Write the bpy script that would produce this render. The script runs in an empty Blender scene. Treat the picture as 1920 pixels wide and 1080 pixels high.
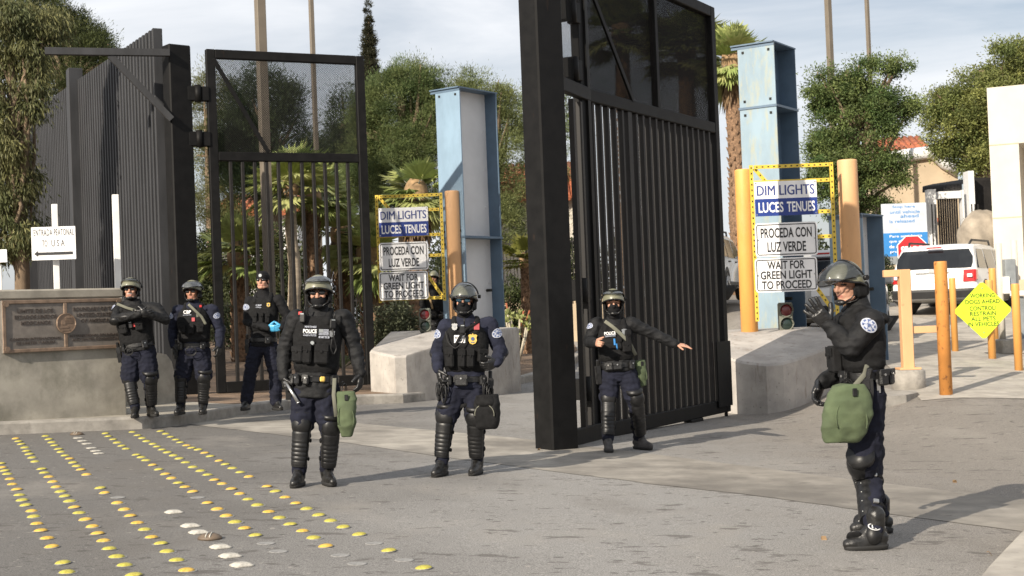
import bpy, bmesh, math, random
import numpy as np
from mathutils import Vector, Matrix, noise as mnoise
S = bpy.context.scene
COL = S.collection
R = math.radians
rng = np.random.default_rng(7)
random.seed(7)

# ------------------------------------------------------------------ camera
FPX = 2600.0                      # focal length in photo pixels (1920 wide)
PITCH = math.atan(50 / FPX)       # looking slightly up
ROLL = R(2.2)
CAM = Vector((0, 0, 1.45))
_F = Vector((0, math.cos(PITCH), math.sin(PITCH)))
_U0 = Vector((0, -math.sin(PITCH), math.cos(PITCH)))
_R0 = Vector((1, 0, 0))
_RT = _R0 * math.cos(ROLL) - _U0 * math.sin(ROLL)
_UP = _U0 * math.cos(ROLL) + _R0 * math.sin(ROLL)
cd = bpy.data.cameras.new("camera")
cam = bpy.data.objects.new("camera", cd)
COL.objects.link(cam)
mw = Matrix((_RT, _UP, -_F)).transposed().to_4x4()
mw.translation = CAM
cam.matrix_world = mw
cd.sensor_width = 36.0
cd.lens = FPX * 36.0 / 1920.0
cd.clip_end = 3000
cd.dof.use_dof = True
cd.dof.focus_distance = 12.5
cd.dof.aperture_fstop = 5.6
S.camera = cam

# ------------------------------------------------------------------ light
SUN_EL, SUN_AZ = 27.0, (-0.588, -0.809)
w = bpy.data.worlds.new("World")
S.world = w
w.use_nodes = True
nt = w.node_tree
nt.nodes.clear()
wo = nt.nodes.new("ShaderNodeOutputWorld")
bg = nt.nodes.new("ShaderNodeBackground")
sky = nt.nodes.new("ShaderNodeTexSky")
sky.sky_type = 'NISHITA'
sky.sun_disc = False
sky.sun_elevation = R(SUN_EL)
sky.sun_rotation = math.atan2(SUN_AZ[0], SUN_AZ[1])
sky.air_density = 1.0
sky.dust_density = 2.2
sky.ozone_density = 1.5
bg.inputs[1].default_value = 0.066
tc = nt.nodes.new("ShaderNodeTexCoord")
mp = nt.nodes.new("ShaderNodeMapping")
mp.inputs['Scale'].default_value = (1.6, 1.6, 7.0)
mp.inputs['Rotation'].default_value = (0.0, R(9), R(20))
no = nt.nodes.new("ShaderNodeTexNoise")
no.inputs['Scale'].default_value = 1.7
no.inputs['Detail'].default_value = 7
no.inputs['Roughness'].default_value = 0.55
no.inputs['Distortion'].default_value = 0.4
cr = nt.nodes.new("ShaderNodeValToRGB")
cr.color_ramp.elements[0].position = 0.34
cr.color_ramp.elements[1].position = 0.66
cr.color_ramp.elements[0].color = (0.34, 0.34, 0.34, 1)
cr.color_ramp.elements[1].color = (1, 1, 1, 1)
mx = nt.nodes.new("ShaderNodeMix")
mx.data_type = 'RGBA'
mx.inputs[7].default_value = (10.3, 10.5, 10.9, 1)
L = nt.links.new
L(tc.outputs['Generated'], mp.inputs[0]); L(mp.outputs[0], no.inputs[0]); L(no.outputs[0], cr.inputs[0])
L(cr.outputs[0], mx.inputs[0]); L(sky.outputs[0], mx.inputs[6]); L(mx.outputs[2], bg.inputs[0])
L(bg.outputs[0], wo.inputs[0])
sd = bpy.data.lights.new("sun", 'SUN')
sd.energy = 5.0
sd.angle = R(0.5)
sd.color = (1.0, 0.90, 0.76)
so = bpy.data.objects.new("sun", sd)
COL.objects.link(so)
ce = math.cos(R(SUN_EL))
TOSUN = Vector((SUN_AZ[0] * ce, SUN_AZ[1] * ce, math.sin(R(SUN_EL))))
so.rotation_euler = TOSUN.to_track_quat('Z', 'Y').to_euler()
so.location = (-20, -30, 30)
S.view_settings.view_transform = 'Standard'
S.view_settings.look = 'None'
S.view_settings.gamma = 1
S.view_settings.exposure = 0.56
S.render.engine = 'CYCLES'
S.cycles.use_denoising = True
S.cycles.max_bounces = 8
S.cycles.transparent_max_bounces = 24

# ------------------------------------------------------------------ pixel <-> place helpers
def ray(px, py):
    return _F + _RT * ((px - 960) / FPX) + _UP * ((540 - py) / FPX)
def at(px, py, D):
    r = ray(px, py)
    return CAM + r * (D / r.y)
def sstep(a, b, x):
    t = min(1, max(0, (x - a) / (b - a)))
    return t * t * (3 - 2 * t)
def g(x, y):
    z = -0.0384 * max(-9, min(9, x))
    z += 0.067 * max(0, min(y, 48) - 13) * sstep(3.2, 6.0, x)
    z += 0.02 * max(0, min(y, 90) - 26) * (1 - sstep(3.2, 6.0, x))
    return z
def ground_pt(px, py, lift=0.0):
    r = ray(px, py)
    t = 2.0
    while t < 200:
        p = CAM + r * t
        if p.z <= g(p.x, p.y) + lift:
            break
        t += 0.02
    return CAM + r * t

# ------------------------------------------------------------------ tags
def tag(o, label=None, cat=None, group=None, kind=None):
    if label: o['label'] = label
    if cat: o['category'] = cat
    if group: o['group'] = group
    if kind: o['kind'] = kind
    return o
def empty(name, loc, label, cat, group=None, rz=0.0):
    o = bpy.data.objects.new(name, None)
    o.empty_display_size = 0.2
    COL.objects.link(o)
    o.location = loc
    o.rotation_euler = (0, 0, rz)
    return tag(o, label, cat, group)
def kids(o):
    return [c for c in bpy.data.objects if c.parent is o]
def copy_tree(o, loc=None, rz=None, label=None, parent=None, _all=None):
    if _all is None:
        _all = {}
        for c in bpy.data.objects:
            if c.parent: _all.setdefault(c.parent.name, []).append(c)
    c = o.copy()
    COL.objects.link(c)
    if parent: c.parent = parent
    if loc is not None: c.location = loc
    if rz is not None: c.rotation_euler = (0, 0, rz)
    if label: c['label'] = label
    for ch in _all.get(o.name, []):
        copy_tree(ch, parent=c, _all=_all)
    return c
def root_loc(o):
    while o.parent: o = o.parent
    return o.location.copy()

# ------------------------------------------------------------------ mesh builder
def frame(x, y, z, o=(0, 0, 0)):
    m = Matrix((Vector(x), Vector(y), Vector(z))).transposed().to_4x4()
    m.translation = Vector(o)
    return m
def yawm(a, o=(0, 0, 0)):
    return Matrix.Translation(Vector(o)) @ Matrix.Rotation(a, 4, 'Z')
class MB:
    def __init__(s):
        s.v = []; s.f = []; s.mi = []; s.sm = []
    def add(s, vs, fs, mi=0, smooth=False, M=None):
        b = len(s.v)
        for p in vs:
            p = Vector(p)
            s.v.append(M @ p if M is not None else p)
        for f in fs:
            s.f.append([i + b for i in f]); s.mi.append(mi); s.sm.append(smooth)
        return s
    def box(s, c, d, M=None, mi=0, bev=0.0):
        hx, hy, hz = d[0] / 2, d[1] / 2, d[2] / 2
        c = Vector(c)
        if bev <= 0:
            vs = [c + Vector((x * hx, y * hy, z * hz)) for x in (-1, 1) for y in (-1, 1) for z in (-1, 1)]
            return s.add(vs, [(0, 1, 3, 2), (4, 6, 7, 5), (0, 4, 5, 1), (2, 3, 7, 6), (0, 2, 6, 4), (1, 5, 7, 3)], mi, False, M)
        b = min(bev, hx * .9, hy * .9, hz * .9)
        vs = []; idx = {}
        for x in (-1, 1):
            for y in (-1, 1):
                for z in (-1, 1):
                    for k in range(3):
                        q = [hx - b, hy - b, hz - b]
                        q[k] += b
                        idx[(x, y, z, k)] = len(vs)
                        vs.append(c + Vector((x * q[0], y * q[1], z * q[2])))
        fs = []
        for k in range(3):
            a, e = [(1, 2), (0, 2), (0, 1)][k]
            for sg in (-1, 1):
                q = []
                for (i, j) in ((-1, -1), (1, -1), (1, 1), (-1, 1)):
                    key = [0, 0, 0]; key[k] = sg; key[a] = i; key[e] = j
                    q.append(idx[tuple(key) + (k,)])
                if (sg > 0) == (k == 1): q.reverse()
                fs.append(q)
        for k in range(3):
            a, e = [(1, 2), (0, 2), (0, 1)][k]
            for i in (-1, 1):
                for j in (-1, 1):
                    def key(t, w):
                        q = [0, 0, 0]; q[k] = t; q[a] = i; q[e] = j
                        return idx[tuple(q) + (w,)]
                    fs.append([key(-1, a), key(1, a), key(1, e), key(-1, e)])
        for x in (-1, 1):
            for y in (-1, 1):
                for z in (-1, 1):
                    fs.append([idx[(x, y, z, 0)], idx[(x, y, z, 1)], idx[(x, y, z, 2)]])
        return s.add(vs, fs, mi, False, M)
    def bar(s, a, b, w, d=None, up=(0, 0, 1), mi=0, bev=0.0):
        a, b = Vector(a), Vector(b)
        z = (b - a); ln = z.length; z.normalize()
        u = Vector(up)
        if abs(z.dot(u)) > .99: u = Vector((0, 1, 0))
        x = u.cross(z).normalized(); y = z.cross(x)
        return s.box((0, 0, 0), (w, d or w, ln), frame(x, y, z, (a + b) / 2), mi, bev)
    def tube(s, pts, r, n=8, mi=0, smooth=True, caps=True, M=None, flat=1.0, upv=None):
        pts = [Vector(p) for p in pts]
        rs = r if isinstance(r, (list, tuple)) else [r] * len(pts)
        vs = []; fs = []
        ref = Vector(upv) if upv is not None else None
        px_ = None
        for i, p in enumerate(pts):
            t = (pts[min(i + 1, len(pts) - 1)] - pts[max(i - 1, 0)])
            t = t.normalized() if t.length > 1e-9 else Vector((0, 0, 1))
            if ref is not None: x = ref.cross(t)
            elif px_ is not None: x = px_ - t * px_.dot(t)
            else: x = t.orthogonal()
            if x.length < 1e-6: x = t.orthogonal()
            x.normalize(); px_ = x
            y = t.cross(x)
            for k in range(n):
                a = 2 * math.pi * k / n
                vs.append(p + x * (rs[i] * math.cos(a)) + y * (rs[i] * flat * math.sin(a)))
        for i in range(len(pts) - 1):
            for k in range(n):
                k2 = (k + 1) % n
                fs.append((i * n + k, i * n + k2, (i + 1) * n + k2, (i + 1) * n + k))
        s.add(vs, fs, mi, smooth, M)
        if caps:
            m = len(pts) - 1
            b = len(s.v) - len(vs)
            s.f.append([b + k for k in reversed(range(n))]); s.mi.append(mi); s.sm.append(False)
            s.f.append([b + m * n + k for k in range(n)]); s.mi.append(mi); s.sm.append(False)
        return s
    def capsule(s, a, b, ra, rb, n=12, mi=0):
        a, b = Vector(a), Vector(b)
        d = (b - a); ln = max(d.length, 1e-5); d = d / ln
        pts = []; rs = []
        for k in range(1, 5):
            t = math.pi / 2 * k / 4
            pts.append(a - d * (ra * math.cos(t))); rs.append(max(ra * math.sin(t), 1e-4))
        for k in range(0, 4):
            t = math.pi / 2 * k / 4
            pts.append(b + d * (rb * math.sin(t))); rs.append(max(rb * math.cos(t), 1e-4))
        return s.tube(pts, rs, n, mi)
    def chain(s, pts, rs, n=12, mi=0):
        for i in range(len(pts) - 1):
            s.capsule(pts[i], pts[i + 1], rs[i], rs[i + 1], n, mi)
        return s
    def ell(s, c, r, M=None, nu=16, nv=10, mi=0):
        c = Vector(c)
        vs = [c + Vector((0, 0, r[2]))]
        for j in range(1, nv):
            t = math.pi * j / nv
            for i in range(nu):
                a = 2 * math.pi * i / nu
                vs.append(c + Vector((r[0] * math.sin(t) * math.cos(a), r[1] * math.sin(t) * math.sin(a), r[2] * math.cos(t))))
        vs.append(c - Vector((0, 0, r[2])))
        fs = []
        for i in range(nu):
            fs.append((0, 1 + i, 1 + (i + 1) % nu))
            b = 1 + (nv - 2) * nu
            fs.append((len(vs) - 1, b + (i + 1) % nu, b + i))
        for j in range(nv - 2):
            for i in range(nu):
                a = 1 + j * nu
                fs.append((a + i, a + nu + i, a + nu + (i + 1) % nu, a + (i + 1) % nu))
        return s.add(vs, fs, mi, True, M)
    def loft(s, secs, n=28, mi=0, smooth=True, M=None, caps=True):
        """secs: (centre, X half vector, Y half vector, exponent)"""
        vs = []; fs = []
        for (c, X, Y, e) in secs:
            c, X, Y = Vector(c), Vector(X), Vector(Y)
            for k in range(n):
                a = 2 * math.pi * k / n
                ca, sa = math.cos(a), math.sin(a)
                vs.append(c + X * (math.copysign(abs(ca) ** (2 / e), ca)) + Y * (math.copysign(abs(sa) ** (2 / e), sa)))
        for i in range(len(secs) - 1):
            for k in range(n):
                k2 = (k + 1) % n
                fs.append((i * n + k, i * n + k2, (i + 1) * n + k2, (i + 1) * n + k))
        if caps:
            fs.append(tuple(reversed(range(n))))
            fs.append(tuple((len(secs) - 1) * n + k for k in range(n)))
        return s.add(vs, fs, mi, smooth, M)
    def prism(s, poly, d, M=None, mi=0, z0=0.0):
        """polygon in local xy (counter-clockwise) extruded along local z"""
        n = len(poly)
        vs = [(p[0], p[1], z0) for p in poly] + [(p[0], p[1], z0 + d) for p in poly]
        fs = [tuple(reversed(range(n))), tuple(range(n, 2 * n))]
        for k in range(n):
            k2 = (k + 1) % n
            fs.append((k, k2, n + k2, n + k))
        return s.add(vs, fs, mi, False, M)
    def disc(s, c, r, M=None, mi=0, n=20, d=0.004, ry=None):
        ry = ry or r
        return s.prism([(c[0] + r * math.cos(2 * math.pi * k / n), c[1] + ry * math.sin(2 * math.pi * k / n)) for k in range(n)], d, M, mi, c[2] if len(c) > 2 else 0)
    def cyl(s, a, b, r, n=20, mi=0, rb=None):
        return s.tube([a, b], [r, rb if rb is not None else r], n, mi)
    def build(s, name, mats, parent=None, world=True, loc=None, sharp=None):
        me = bpy.data.meshes.new(name)
        off = Vector((0, 0, 0))
        if world:
            if parent is not None: off = root_loc(parent)
            elif loc is not None: off = Vector(loc)
        me.from_pydata([tuple(p - off) for p in s.v], [], s.f)
        for m in (mats if isinstance(mats, (list, tuple)) else [mats]): me.materials.append(m)
        if s.f:
            me.polygons.foreach_set('material_index', s.mi)
            me.polygons.foreach_set('use_smooth', s.sm)
        if sharp is not None: me.set_sharp_from_angle(angle=R(sharp))
        me.update()
        o = bpy.data.objects.new(name, me)
        COL.objects.link(o)
        if parent is not None: o.parent = parent
        elif loc is not None: o.location = loc
        return o

def fix_normals(me):
    bm = bmesh.new(); bm.from_mesh(me)
    bmesh.ops.recalc_face_normals(bm, faces=bm.faces[:])
    bm.to_mesh(me); bm.free()

def blob(name, mb, voxel, mats, parent=None, smooth=4, fac=0.5, disp=None, assign=None, loc=None):
    """one continuous skin round overlapping closed shapes (local coordinates)"""
    me = bpy.data.meshes.new("tmp")
    me.from_pydata([tuple(p) for p in mb.v], [], mb.f)
    fix_normals(me)
    t = bpy.data.objects.new("tmp", me)
    COL.objects.link(t)
    m = t.modifiers.new("r", 'REMESH'); m.mode = 'VOXEL'; m.voxel_size = voxel; m.use_smooth_shade = True
    if smooth:
        q = t.modifiers.new("s", 'SMOOTH'); q.iterations = smooth; q.factor = fac
    dg = bpy.context.evaluated_depsgraph_get()
    dg.update()
    out = bpy.data.meshes.new_from_object(t.evaluated_get(dg))
    bpy.data.objects.remove(t)
    bpy.data.meshes.remove(me)
    out.name = name
    n = len(out.vertices)
    co = np.empty(n * 3, np.float32); out.vertices.foreach_get('co', co); co = co.reshape(-1, 3)
    if disp is not None:
        nr = np.empty(n * 3, np.float32); out.vertices.foreach_get('normal', nr); nr = nr.reshape(-1, 3)
        dv = disp(co)
        co = co + nr * dv[:, None]
        out.vertices.foreach_set('co', co.astype(np.float32).ravel())
    out.materials.clear()
    for mm in (mats if isinstance(mats, (list, tuple)) else [mats]): out.materials.append(mm)
    np_ = len(out.polygons)
    out.polygons.foreach_set('use_smooth', [True] * np_)
    if assign is not None:
        cc = np.empty(np_ * 3, np.float32); out.polygons.foreach_get('center', cc)
        out.polygons.foreach_set('material_index', assign(cc.reshape(-1, 3)).astype(np.int32))
    out.update()
    o = bpy.data.objects.new(name, out)
    COL.objects.link(o)
    if parent is not None: o.parent = parent
    elif loc is not None: o.location = loc
    return o

_tc = {}
def text_geo(s, bold=0.0, extrude=0.0, spacing=1.0):
    k = (s, bold, extrude, spacing)
    if k not in _tc:
        c = bpy.data.curves.new("t", 'FONT')
        c.body = s; c.size = 1; c.offset = bold; c.extrude = extrude; c.space_character = spacing
        c.resolution_u = 3
        o = bpy.data.objects.new("t", c)
        COL.objects.link(o)
        me = bpy.data.meshes.new_from_object(o)
        vs = np.array([v.co[:] for v in me.vertices]); fs = [tuple(p.vertices) for p in me.polygons]
        bpy.data.objects.remove(o); bpy.data.meshes.remove(me); bpy.data.curves.remove(c)
        lo, hi = vs.min(0), vs.max(0)
        vs = vs - (lo + hi) / 2
        _tc[k] = (vs, fs, hi - lo)
    return _tc[k]
def put_text(mb, s, M, w, h, mi=0, bold=0.012, ex=0.0, z=0.0, spacing=1.0):
    """text centred on M's origin, stretched to w x h in M's xy plane"""
    vs, fs, d = text_geo(s, bold, 0.5 if ex else 0.0, spacing)
    q = vs.copy()
    q[:, 0] *= w / d[0]; q[:, 1] *= h / d[1]
    q[:, 2] = (q[:, 2] + (0.5 if ex else 0)) * ex + z
    mb.add([tuple(p) for p in q], fs, mi, False, M)

# ------------------------------------------------------------------ materials
def mat(name, col, rough=0.6, metal=0.0, var=0.15, vs=5.0, bump=0.0, bs=60.0, col2=None, spec=0.5, coat=0.0, lo=0.35, hi=0.65, stretch=(1, 1, 1), detail=5):
    m = bpy.data.materials.new(name); m.use_nodes = True
    t = m.node_tree; p = t.nodes['Principled BSDF']
    p.inputs['Roughness'].default_value = rough
    p.inputs['Metallic'].default_value = metal
    p.inputs['Specular IOR Level'].default_value = spec
    if coat: p.inputs['Coat Weight'].default_value = coat; p.inputs['Coat Roughness'].default_value = 0.08
    tcn = t.nodes.new("ShaderNodeTexCoord")
    mpn = t.nodes.new("ShaderNodeMapping"); mpn.inputs['Scale'].default_value = stretch
    t.links.new(tcn.outputs['Object'], mpn.inputs[0])
    n1 = t.nodes.new("ShaderNodeTexNoise"); n1.inputs['Scale'].default_value = vs; n1.inputs['Detail'].default_value = detail
    n1.inputs['Roughness'].default_value = 0.6
    t.links.new(mpn.outputs[0], n1.inputs[0])
    r = t.nodes.new("ShaderNodeValToRGB")
    r.color_ramp.elements[0].position = lo; r.color_ramp.elements[1].position = hi
    a = [min(1, c * (1 - var)) for c in col]; b = list(col2) if col2 else [min(1, c * (1 + var)) for c in col]
    if col2: a = list(col)
    r.color_ramp.elements[0].color = (*a, 1); r.color_ramp.elements[1].color = (*b, 1)
    t.links.new(n1.outputs[0], r.inputs[0]); t.links.new(r.outputs[0], p.inputs['Base Color'])
    mr = t.nodes.new("ShaderNodeMapRange"); mr.inputs[3].default_value = max(0.02, rough - 0.1); mr.inputs[4].default_value = min(1, rough + 0.1)
    t.links.new(n1.outputs[0], mr.inputs[0]); t.links.new(mr.outputs[0], p.inputs['Roughness'])
    if bump:
        n2 = t.nodes.new("ShaderNodeTexNoise"); n2.inputs['Scale'].default_value = bs; n2.inputs['Detail'].default_value = 4
        t.links.new(mpn.outputs[0], n2.inputs[0])
        bn = t.nodes.new("ShaderNodeBump"); bn.inputs['Strength'].default_value = min(1, bump); bn.inputs['Distance'].default_value = 0.01
        t.links.new(n2.outputs[0], bn.inputs['Height']); t.links.new(bn.outputs[0], p.inputs['Normal'])
    m['rampnode'] = r.name
    return m
def overlay(m, col, scale, lo, hi, stretch=(1, 1, 1), amount=1.0, detail=6, seed=0.0):
    """stain / wear / dirt of its own shape over a material"""
    t = m.node_tree; p = t.nodes['Principled BSDF']
    src = p.inputs['Base Color'].links[0].from_socket
    tcn = t.nodes.new("ShaderNodeTexCoord"); mpn = t.nodes.new("ShaderNodeMapping")
    mpn.inputs['Scale'].default_value = stretch; mpn.inputs['Location'].default_value = (seed, seed * .7, seed * .3)
    n = t.nodes.new("ShaderNodeTexNoise"); n.inputs['Scale'].default_value = scale; n.inputs['Detail'].default_value = detail
    n.inputs['Roughness'].default_value = 0.65
    mr = t.nodes.new("ShaderNodeMapRange"); mr.inputs[1].default_value = lo; mr.inputs[2].default_value = hi
    mr.inputs[3].default_value = 0; mr.inputs[4].default_value = amount
    x = t.nodes.new("ShaderNodeMix"); x.data_type = 'RGBA'; x.inputs[7].default_value = (*col, 1)
    t.links.new(tcn.outputs['Object'], mpn.inputs[0]); t.links.new(mpn.outputs[0], n.inputs[0])
    t.links.new(n.outputs[0], mr.inputs[0]); t.links.new(mr.outputs[0], x.inputs[0])
    t.links.new(src, x.inputs[6]); t.links.new(x.outputs[2], p.inputs['Base Color'])
    return m
def leafmat(name, trans=0.3):
    m = bpy.data.materials.new(name); m.use_nodes = True
    t = m.node_tree; p = t.nodes['Principled BSDF']
    a = t.nodes.new("ShaderNodeAttribute"); a.attribute_name = 'tint'
    p.inputs['Roughness'].default_value = 0.6
    p.inputs['Specular IOR Level'].default_value = 0.3
    t.links.new(a.outputs['Color'], p.inputs['Base Color'])
    tr = t.nodes.new("ShaderNodeBsdfTranslucent"); t.links.new(a.outputs['Color'], tr.inputs[0])
    x = t.nodes.new("ShaderNodeMixShader"); x.inputs[0].default_value = trans
    t.links.new(p.outputs[0], x.inputs[1]); t.links.new(tr.outputs[0], x.inputs[2])
    t.links.new(x.outputs[0], t.nodes['Material Output'].inputs[0])
    return m
def holes(name, col, pitch, thr, rough=0.5):
    """perforated sheet: round holes on a staggered grid, in the sheet's own metres (object x,z)"""
    m = bpy.data.materials.new(name); m.use_nodes = True
    t = m.node_tree; p = t.nodes['Principled BSDF']
    p.inputs['Base Color'].default_value = (*col, 1); p.inputs['Roughness'].default_value = .8; p.inputs['Specular IOR Level'].default_value = .08
    tcn = t.nodes.new("ShaderNodeTexCoord"); sp = t.nodes.new("ShaderNodeSeparateXYZ")
    t.links.new(tcn.outputs['UV'], sp.inputs[0])
    def mth(op, a, b=None):
        n = t.nodes.new("ShaderNodeMath"); n.operation = op
        for i, q in enumerate((a, b)):
            if q is None: continue
            if isinstance(q, (int, float)): n.inputs[i].default_value = q
            else: t.links.new(q, n.inputs[i])
        return n.outputs[0]
    k = 2 * math.pi / pitch
    c1 = mth('COSINE', mth('MULTIPLY', sp.outputs[0], k)); c2 = mth('COSINE', mth('MULTIPLY', sp.outputs[1], k))
    f = mth('GREATER_THAN', mth('MULTIPLY', c1, c2), thr)
    tr = t.nodes.new("ShaderNodeBsdfTransparent"); x = t.nodes.new("ShaderNodeMixShader")
    t.links.new(f, x.inputs[0]); t.links.new(p.outputs[0], x.inputs[1]); t.links.new(tr.outputs[0], x.inputs[2])
    t.links.new(x.outputs[0], t.nodes['Material Output'].inputs[0])
    return m
def glassmat(name, tint, fac=0.12, rough=0.05):
    m = bpy.data.materials.new(name); m.use_nodes = True
    t = m.node_tree; t.nodes.remove(t.nodes['Principled BSDF'])
    tr = t.nodes.new("ShaderNodeBsdfTransparent"); tr.inputs[0].default_value = (*tint, 1)
    gl = t.nodes.new("ShaderNodeBsdfGlossy"); gl.inputs['Roughness'].default_value = rough
    fr = t.nodes.new("ShaderNodeFresnel"); fr.inputs[0].default_value = 1.5
    ad = t.nodes.new("ShaderNodeMath"); ad.inputs[1].default_value = fac
    t.links.new(fr.outputs[0], ad.inputs[0])
    x = t.nodes.new("ShaderNodeMixShader")
    t.links.new(ad.outputs[0], x.inputs[0]); t.links.new(tr.outputs[0], x.inputs[1]); t.links.new(gl.outputs[0], x.inputs[2])
    t.links.new(x.outputs[0], t.nodes['Material Output'].inputs[0])
    return m
M = {}
M['asphalt'] = mat('asphalt', (.245, .236, .223), .92, vs=110, var=.42, bump=.4, bs=300, lo=.38, hi=.62)
def darker_side(m, col, x0, x1, amount, axis=0):
    """multiplies in a darker tone towards one side of the road"""
    t = m.node_tree; p = t.nodes['Principled BSDF']; src = p.inputs['Base Color'].links[0].from_socket
    tcn = t.nodes.new("ShaderNodeTexCoord"); sp = t.nodes.new("ShaderNodeSeparateXYZ"); n = t.nodes.new("ShaderNodeTexNoise")
    n.inputs['Scale'].default_value = .7; n.inputs['Detail'].default_value = 6
    a = t.nodes.new("ShaderNodeMath"); a.operation = 'MULTIPLY_ADD'; a.inputs[1].default_value = 3.5
    mr = t.nodes.new("ShaderNodeMapRange"); mr.inputs[1].default_value = x0 + 1.75; mr.inputs[2].default_value = x1 + 1.75; mr.inputs[3].default_value = 0; mr.inputs[4].default_value = amount
    x = t.nodes.new("ShaderNodeMix"); x.data_type = 'RGBA'; x.blend_type = 'MULTIPLY'; x.inputs[7].default_value = (*col, 1)
    t.links.new(tcn.outputs['Object'], sp.inputs[0]); t.links.new(tcn.outputs['Object'], n.inputs[0])
    t.links.new(n.outputs[0], a.inputs[0]); t.links.new(sp.outputs[axis], a.inputs[2]); t.links.new(a.outputs[0], mr.inputs[0])
    t.links.new(mr.outputs[0], x.inputs[0]); t.links.new(src, x.inputs[6]); t.links.new(x.outputs[2], p.inputs['Base Color'])
darker_side(M['asphalt'], (.55, .54, .53), 0.2, -2.6, 1.0)
darker_side(M['asphalt'], (.82, .77, .71), 1.0, 3.6, 1.0)
overlay(M['asphalt'], (.13, .115, .098), .45, .54, .68, (1, .6, 1), .5)
overlay(M['asphalt'], (.30, .275, .24), .8, .54, .7, (1, .6, 1), .4, seed=9)
overlay(M['asphalt'], (.075, .066, .058), 4.2, .61, .66, (.6, 1.3, 1), .65, seed=4, detail=3)
overlay(M['asphalt'], (.06, .053, .046), 9, .655, .685, (.8, 1.2, 1), .7, seed=14, detail=2)
overlay(M['asphalt'], (.38, .35, .31), 14, .69, .71, (1, 1, 1), .6, seed=24, detail=2)
M['concrete'] = mat('pale concrete', (.36, .33, .285), .88, vs=3.2, var=.2, bump=.2, bs=150)
overlay(M['concrete'], (.13, .12, .11), 7, .64, .72, (1, 1, 1), .6, detail=3)
overlay(M['concrete'], (.17, .155, .14), 1.1, .5, .75, (1, .6, 1), .6, seed=5)
M['strip'] = mat('worn road concrete', (.33, .305, .265), .9, vs=3.2, var=.2, bump=.2, bs=150)
overlay(M['strip'], (.15, .137, .12), .5, .42, .6, (1, 1, 1), .85)
overlay(M['strip'], (.36, .33, .28), 1.3, .55, .75, (1, 1, 1), .6, seed=3)
overlay(M['strip'], (.09, .08, .07), 6, .66, .70, (.6, 1.2, 1), .6, detail=3, seed=8)
darker_side(M['strip'], (.74, .73, .72), 0.6, 2.2, 1.0)
M['kerb'] = mat('kerb concrete', (.30, .28, .25), .9, vs=4, var=.25, bump=.25, bs=110)
overlay(M['kerb'], (.12, .11, .1), 6, .55, .7, (1, 1, 1), .5)
M['island'] = mat('island concrete', (.37, .345, .315), .85, vs=2.5, var=.18, bump=.15, bs=90)
overlay(M['island'], (.16, .115, .085), 9, .57, .70, (1, 1, .2), .65)
overlay(M['island'], (.10, .095, .09), 26, .68, .71, (1, 1, 1), .7, seed=12, detail=2)
overlay(M['island'], (.2, .19, .18), 1.5, .5, .7, (1, 1, 1), .5, seed=3)
M['monu'] = mat('monument concrete', (.345, .32, .27), .88, vs=3, var=.2, bump=.15, bs=80)
overlay(M['monu'], (.12, .115, .085), 2.2, .48, .7, (1, 1, .7), .65)
overlay(M['monu'], (.33, .31, .27), 5, .6, .75, (1, 1, 1), .4, seed=6)
M['monucap'] = mat('monument cap concrete', (.30, .275, .23), .88, vs=4, var=.2, bump=.15, bs=80)
M['dirt'] = mat('brown dirt', (.17, .115, .075), .95, vs=2.5, var=.35, bump=.6, bs=30)
overlay(M['dirt'], (.28, .2, .13), 9, .55, .7, (1, 1, 1), .6)
M['blk'] = mat('black gate paint', (.0062, .006, .006), .6, vs=7, var=.3, bump=.05, bs=40, spec=.18)
overlay(M['blk'], (.022, .020, .018), 2.2, .6, .85, (1, 1, .3), .4)
overlay(M['blk'], (.07, .036, .02), 9, .66, .76, (1, 1, .3), .35, seed=2)
M['blkb'] = mat('black gate bar paint', (.0115, .0102, .0095), .55, vs=5, var=.3, spec=.3)
overlay(M['blkb'], (.04, .026, .018), 4, .6, .75, (1, 1, .15), .4, seed=3)
M['fence'] = mat('grey fence steel', (.030, .031, .034), .6, vs=4, var=.25, spec=.3, stretch=(1, 1, .2))
overlay(M['fence'], (.03, .03, .03), 3, .55, .75, (1, 1, .12), .5)
M['meshp'] = holes('perforated black mesh', (.009, .009, .009), .030, 0.13)
M['meshd'] = holes('dense perforated mesh', (.006, .0054, .005), .030, 0.90)
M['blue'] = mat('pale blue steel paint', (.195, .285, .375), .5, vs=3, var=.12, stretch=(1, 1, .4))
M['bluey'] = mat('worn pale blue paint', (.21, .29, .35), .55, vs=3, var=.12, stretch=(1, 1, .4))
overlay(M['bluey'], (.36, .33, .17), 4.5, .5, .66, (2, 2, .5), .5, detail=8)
M['blued'] = mat('shaded blue steel paint', (.085, .135, .195), .5, vs=3, var=.12)  # darker copy of the pale blue, far flange's shade painted into the colour
M['bwhite'] = mat('off white panel', (.62, .62, .62), .5, vs=2, var=.05)
M['white'] = mat('white paint', (.72, .71, .68), .55, vs=6, var=.06)
overlay(M['white'], (.32, .18, .09), 8, .68, .74, (1, 1, .3), .7)
M['signw'] = mat('white sign sheet', (.74, .74, .74), .45, vs=2, var=.04)
M['signs'] = mat('shaded white sign sheet', (.46, .50, .55), .6, vs=3, var=.1)  # white sheet greyed: the tree's shade is painted into this colour
M['signk'] = mat('black sign lettering', (.012, .012, .014), .5)
M['signb'] = mat('dark blue sign sheet', (.012, .035, .20), .45, var=.05)
M['navyt'] = mat('dark blue lettering', (.03, .05, .20), .5)
M['yel'] = mat('yellow slotted steel', (.60, .43, .05), .5, vs=8, var=.1)
overlay(M['yel'], (.2, .12, .02), 20, .62, .72, (1, 1, 1), .6)
M['hole'] = mat('dark slot', (.015, .015, .012), .9)
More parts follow.
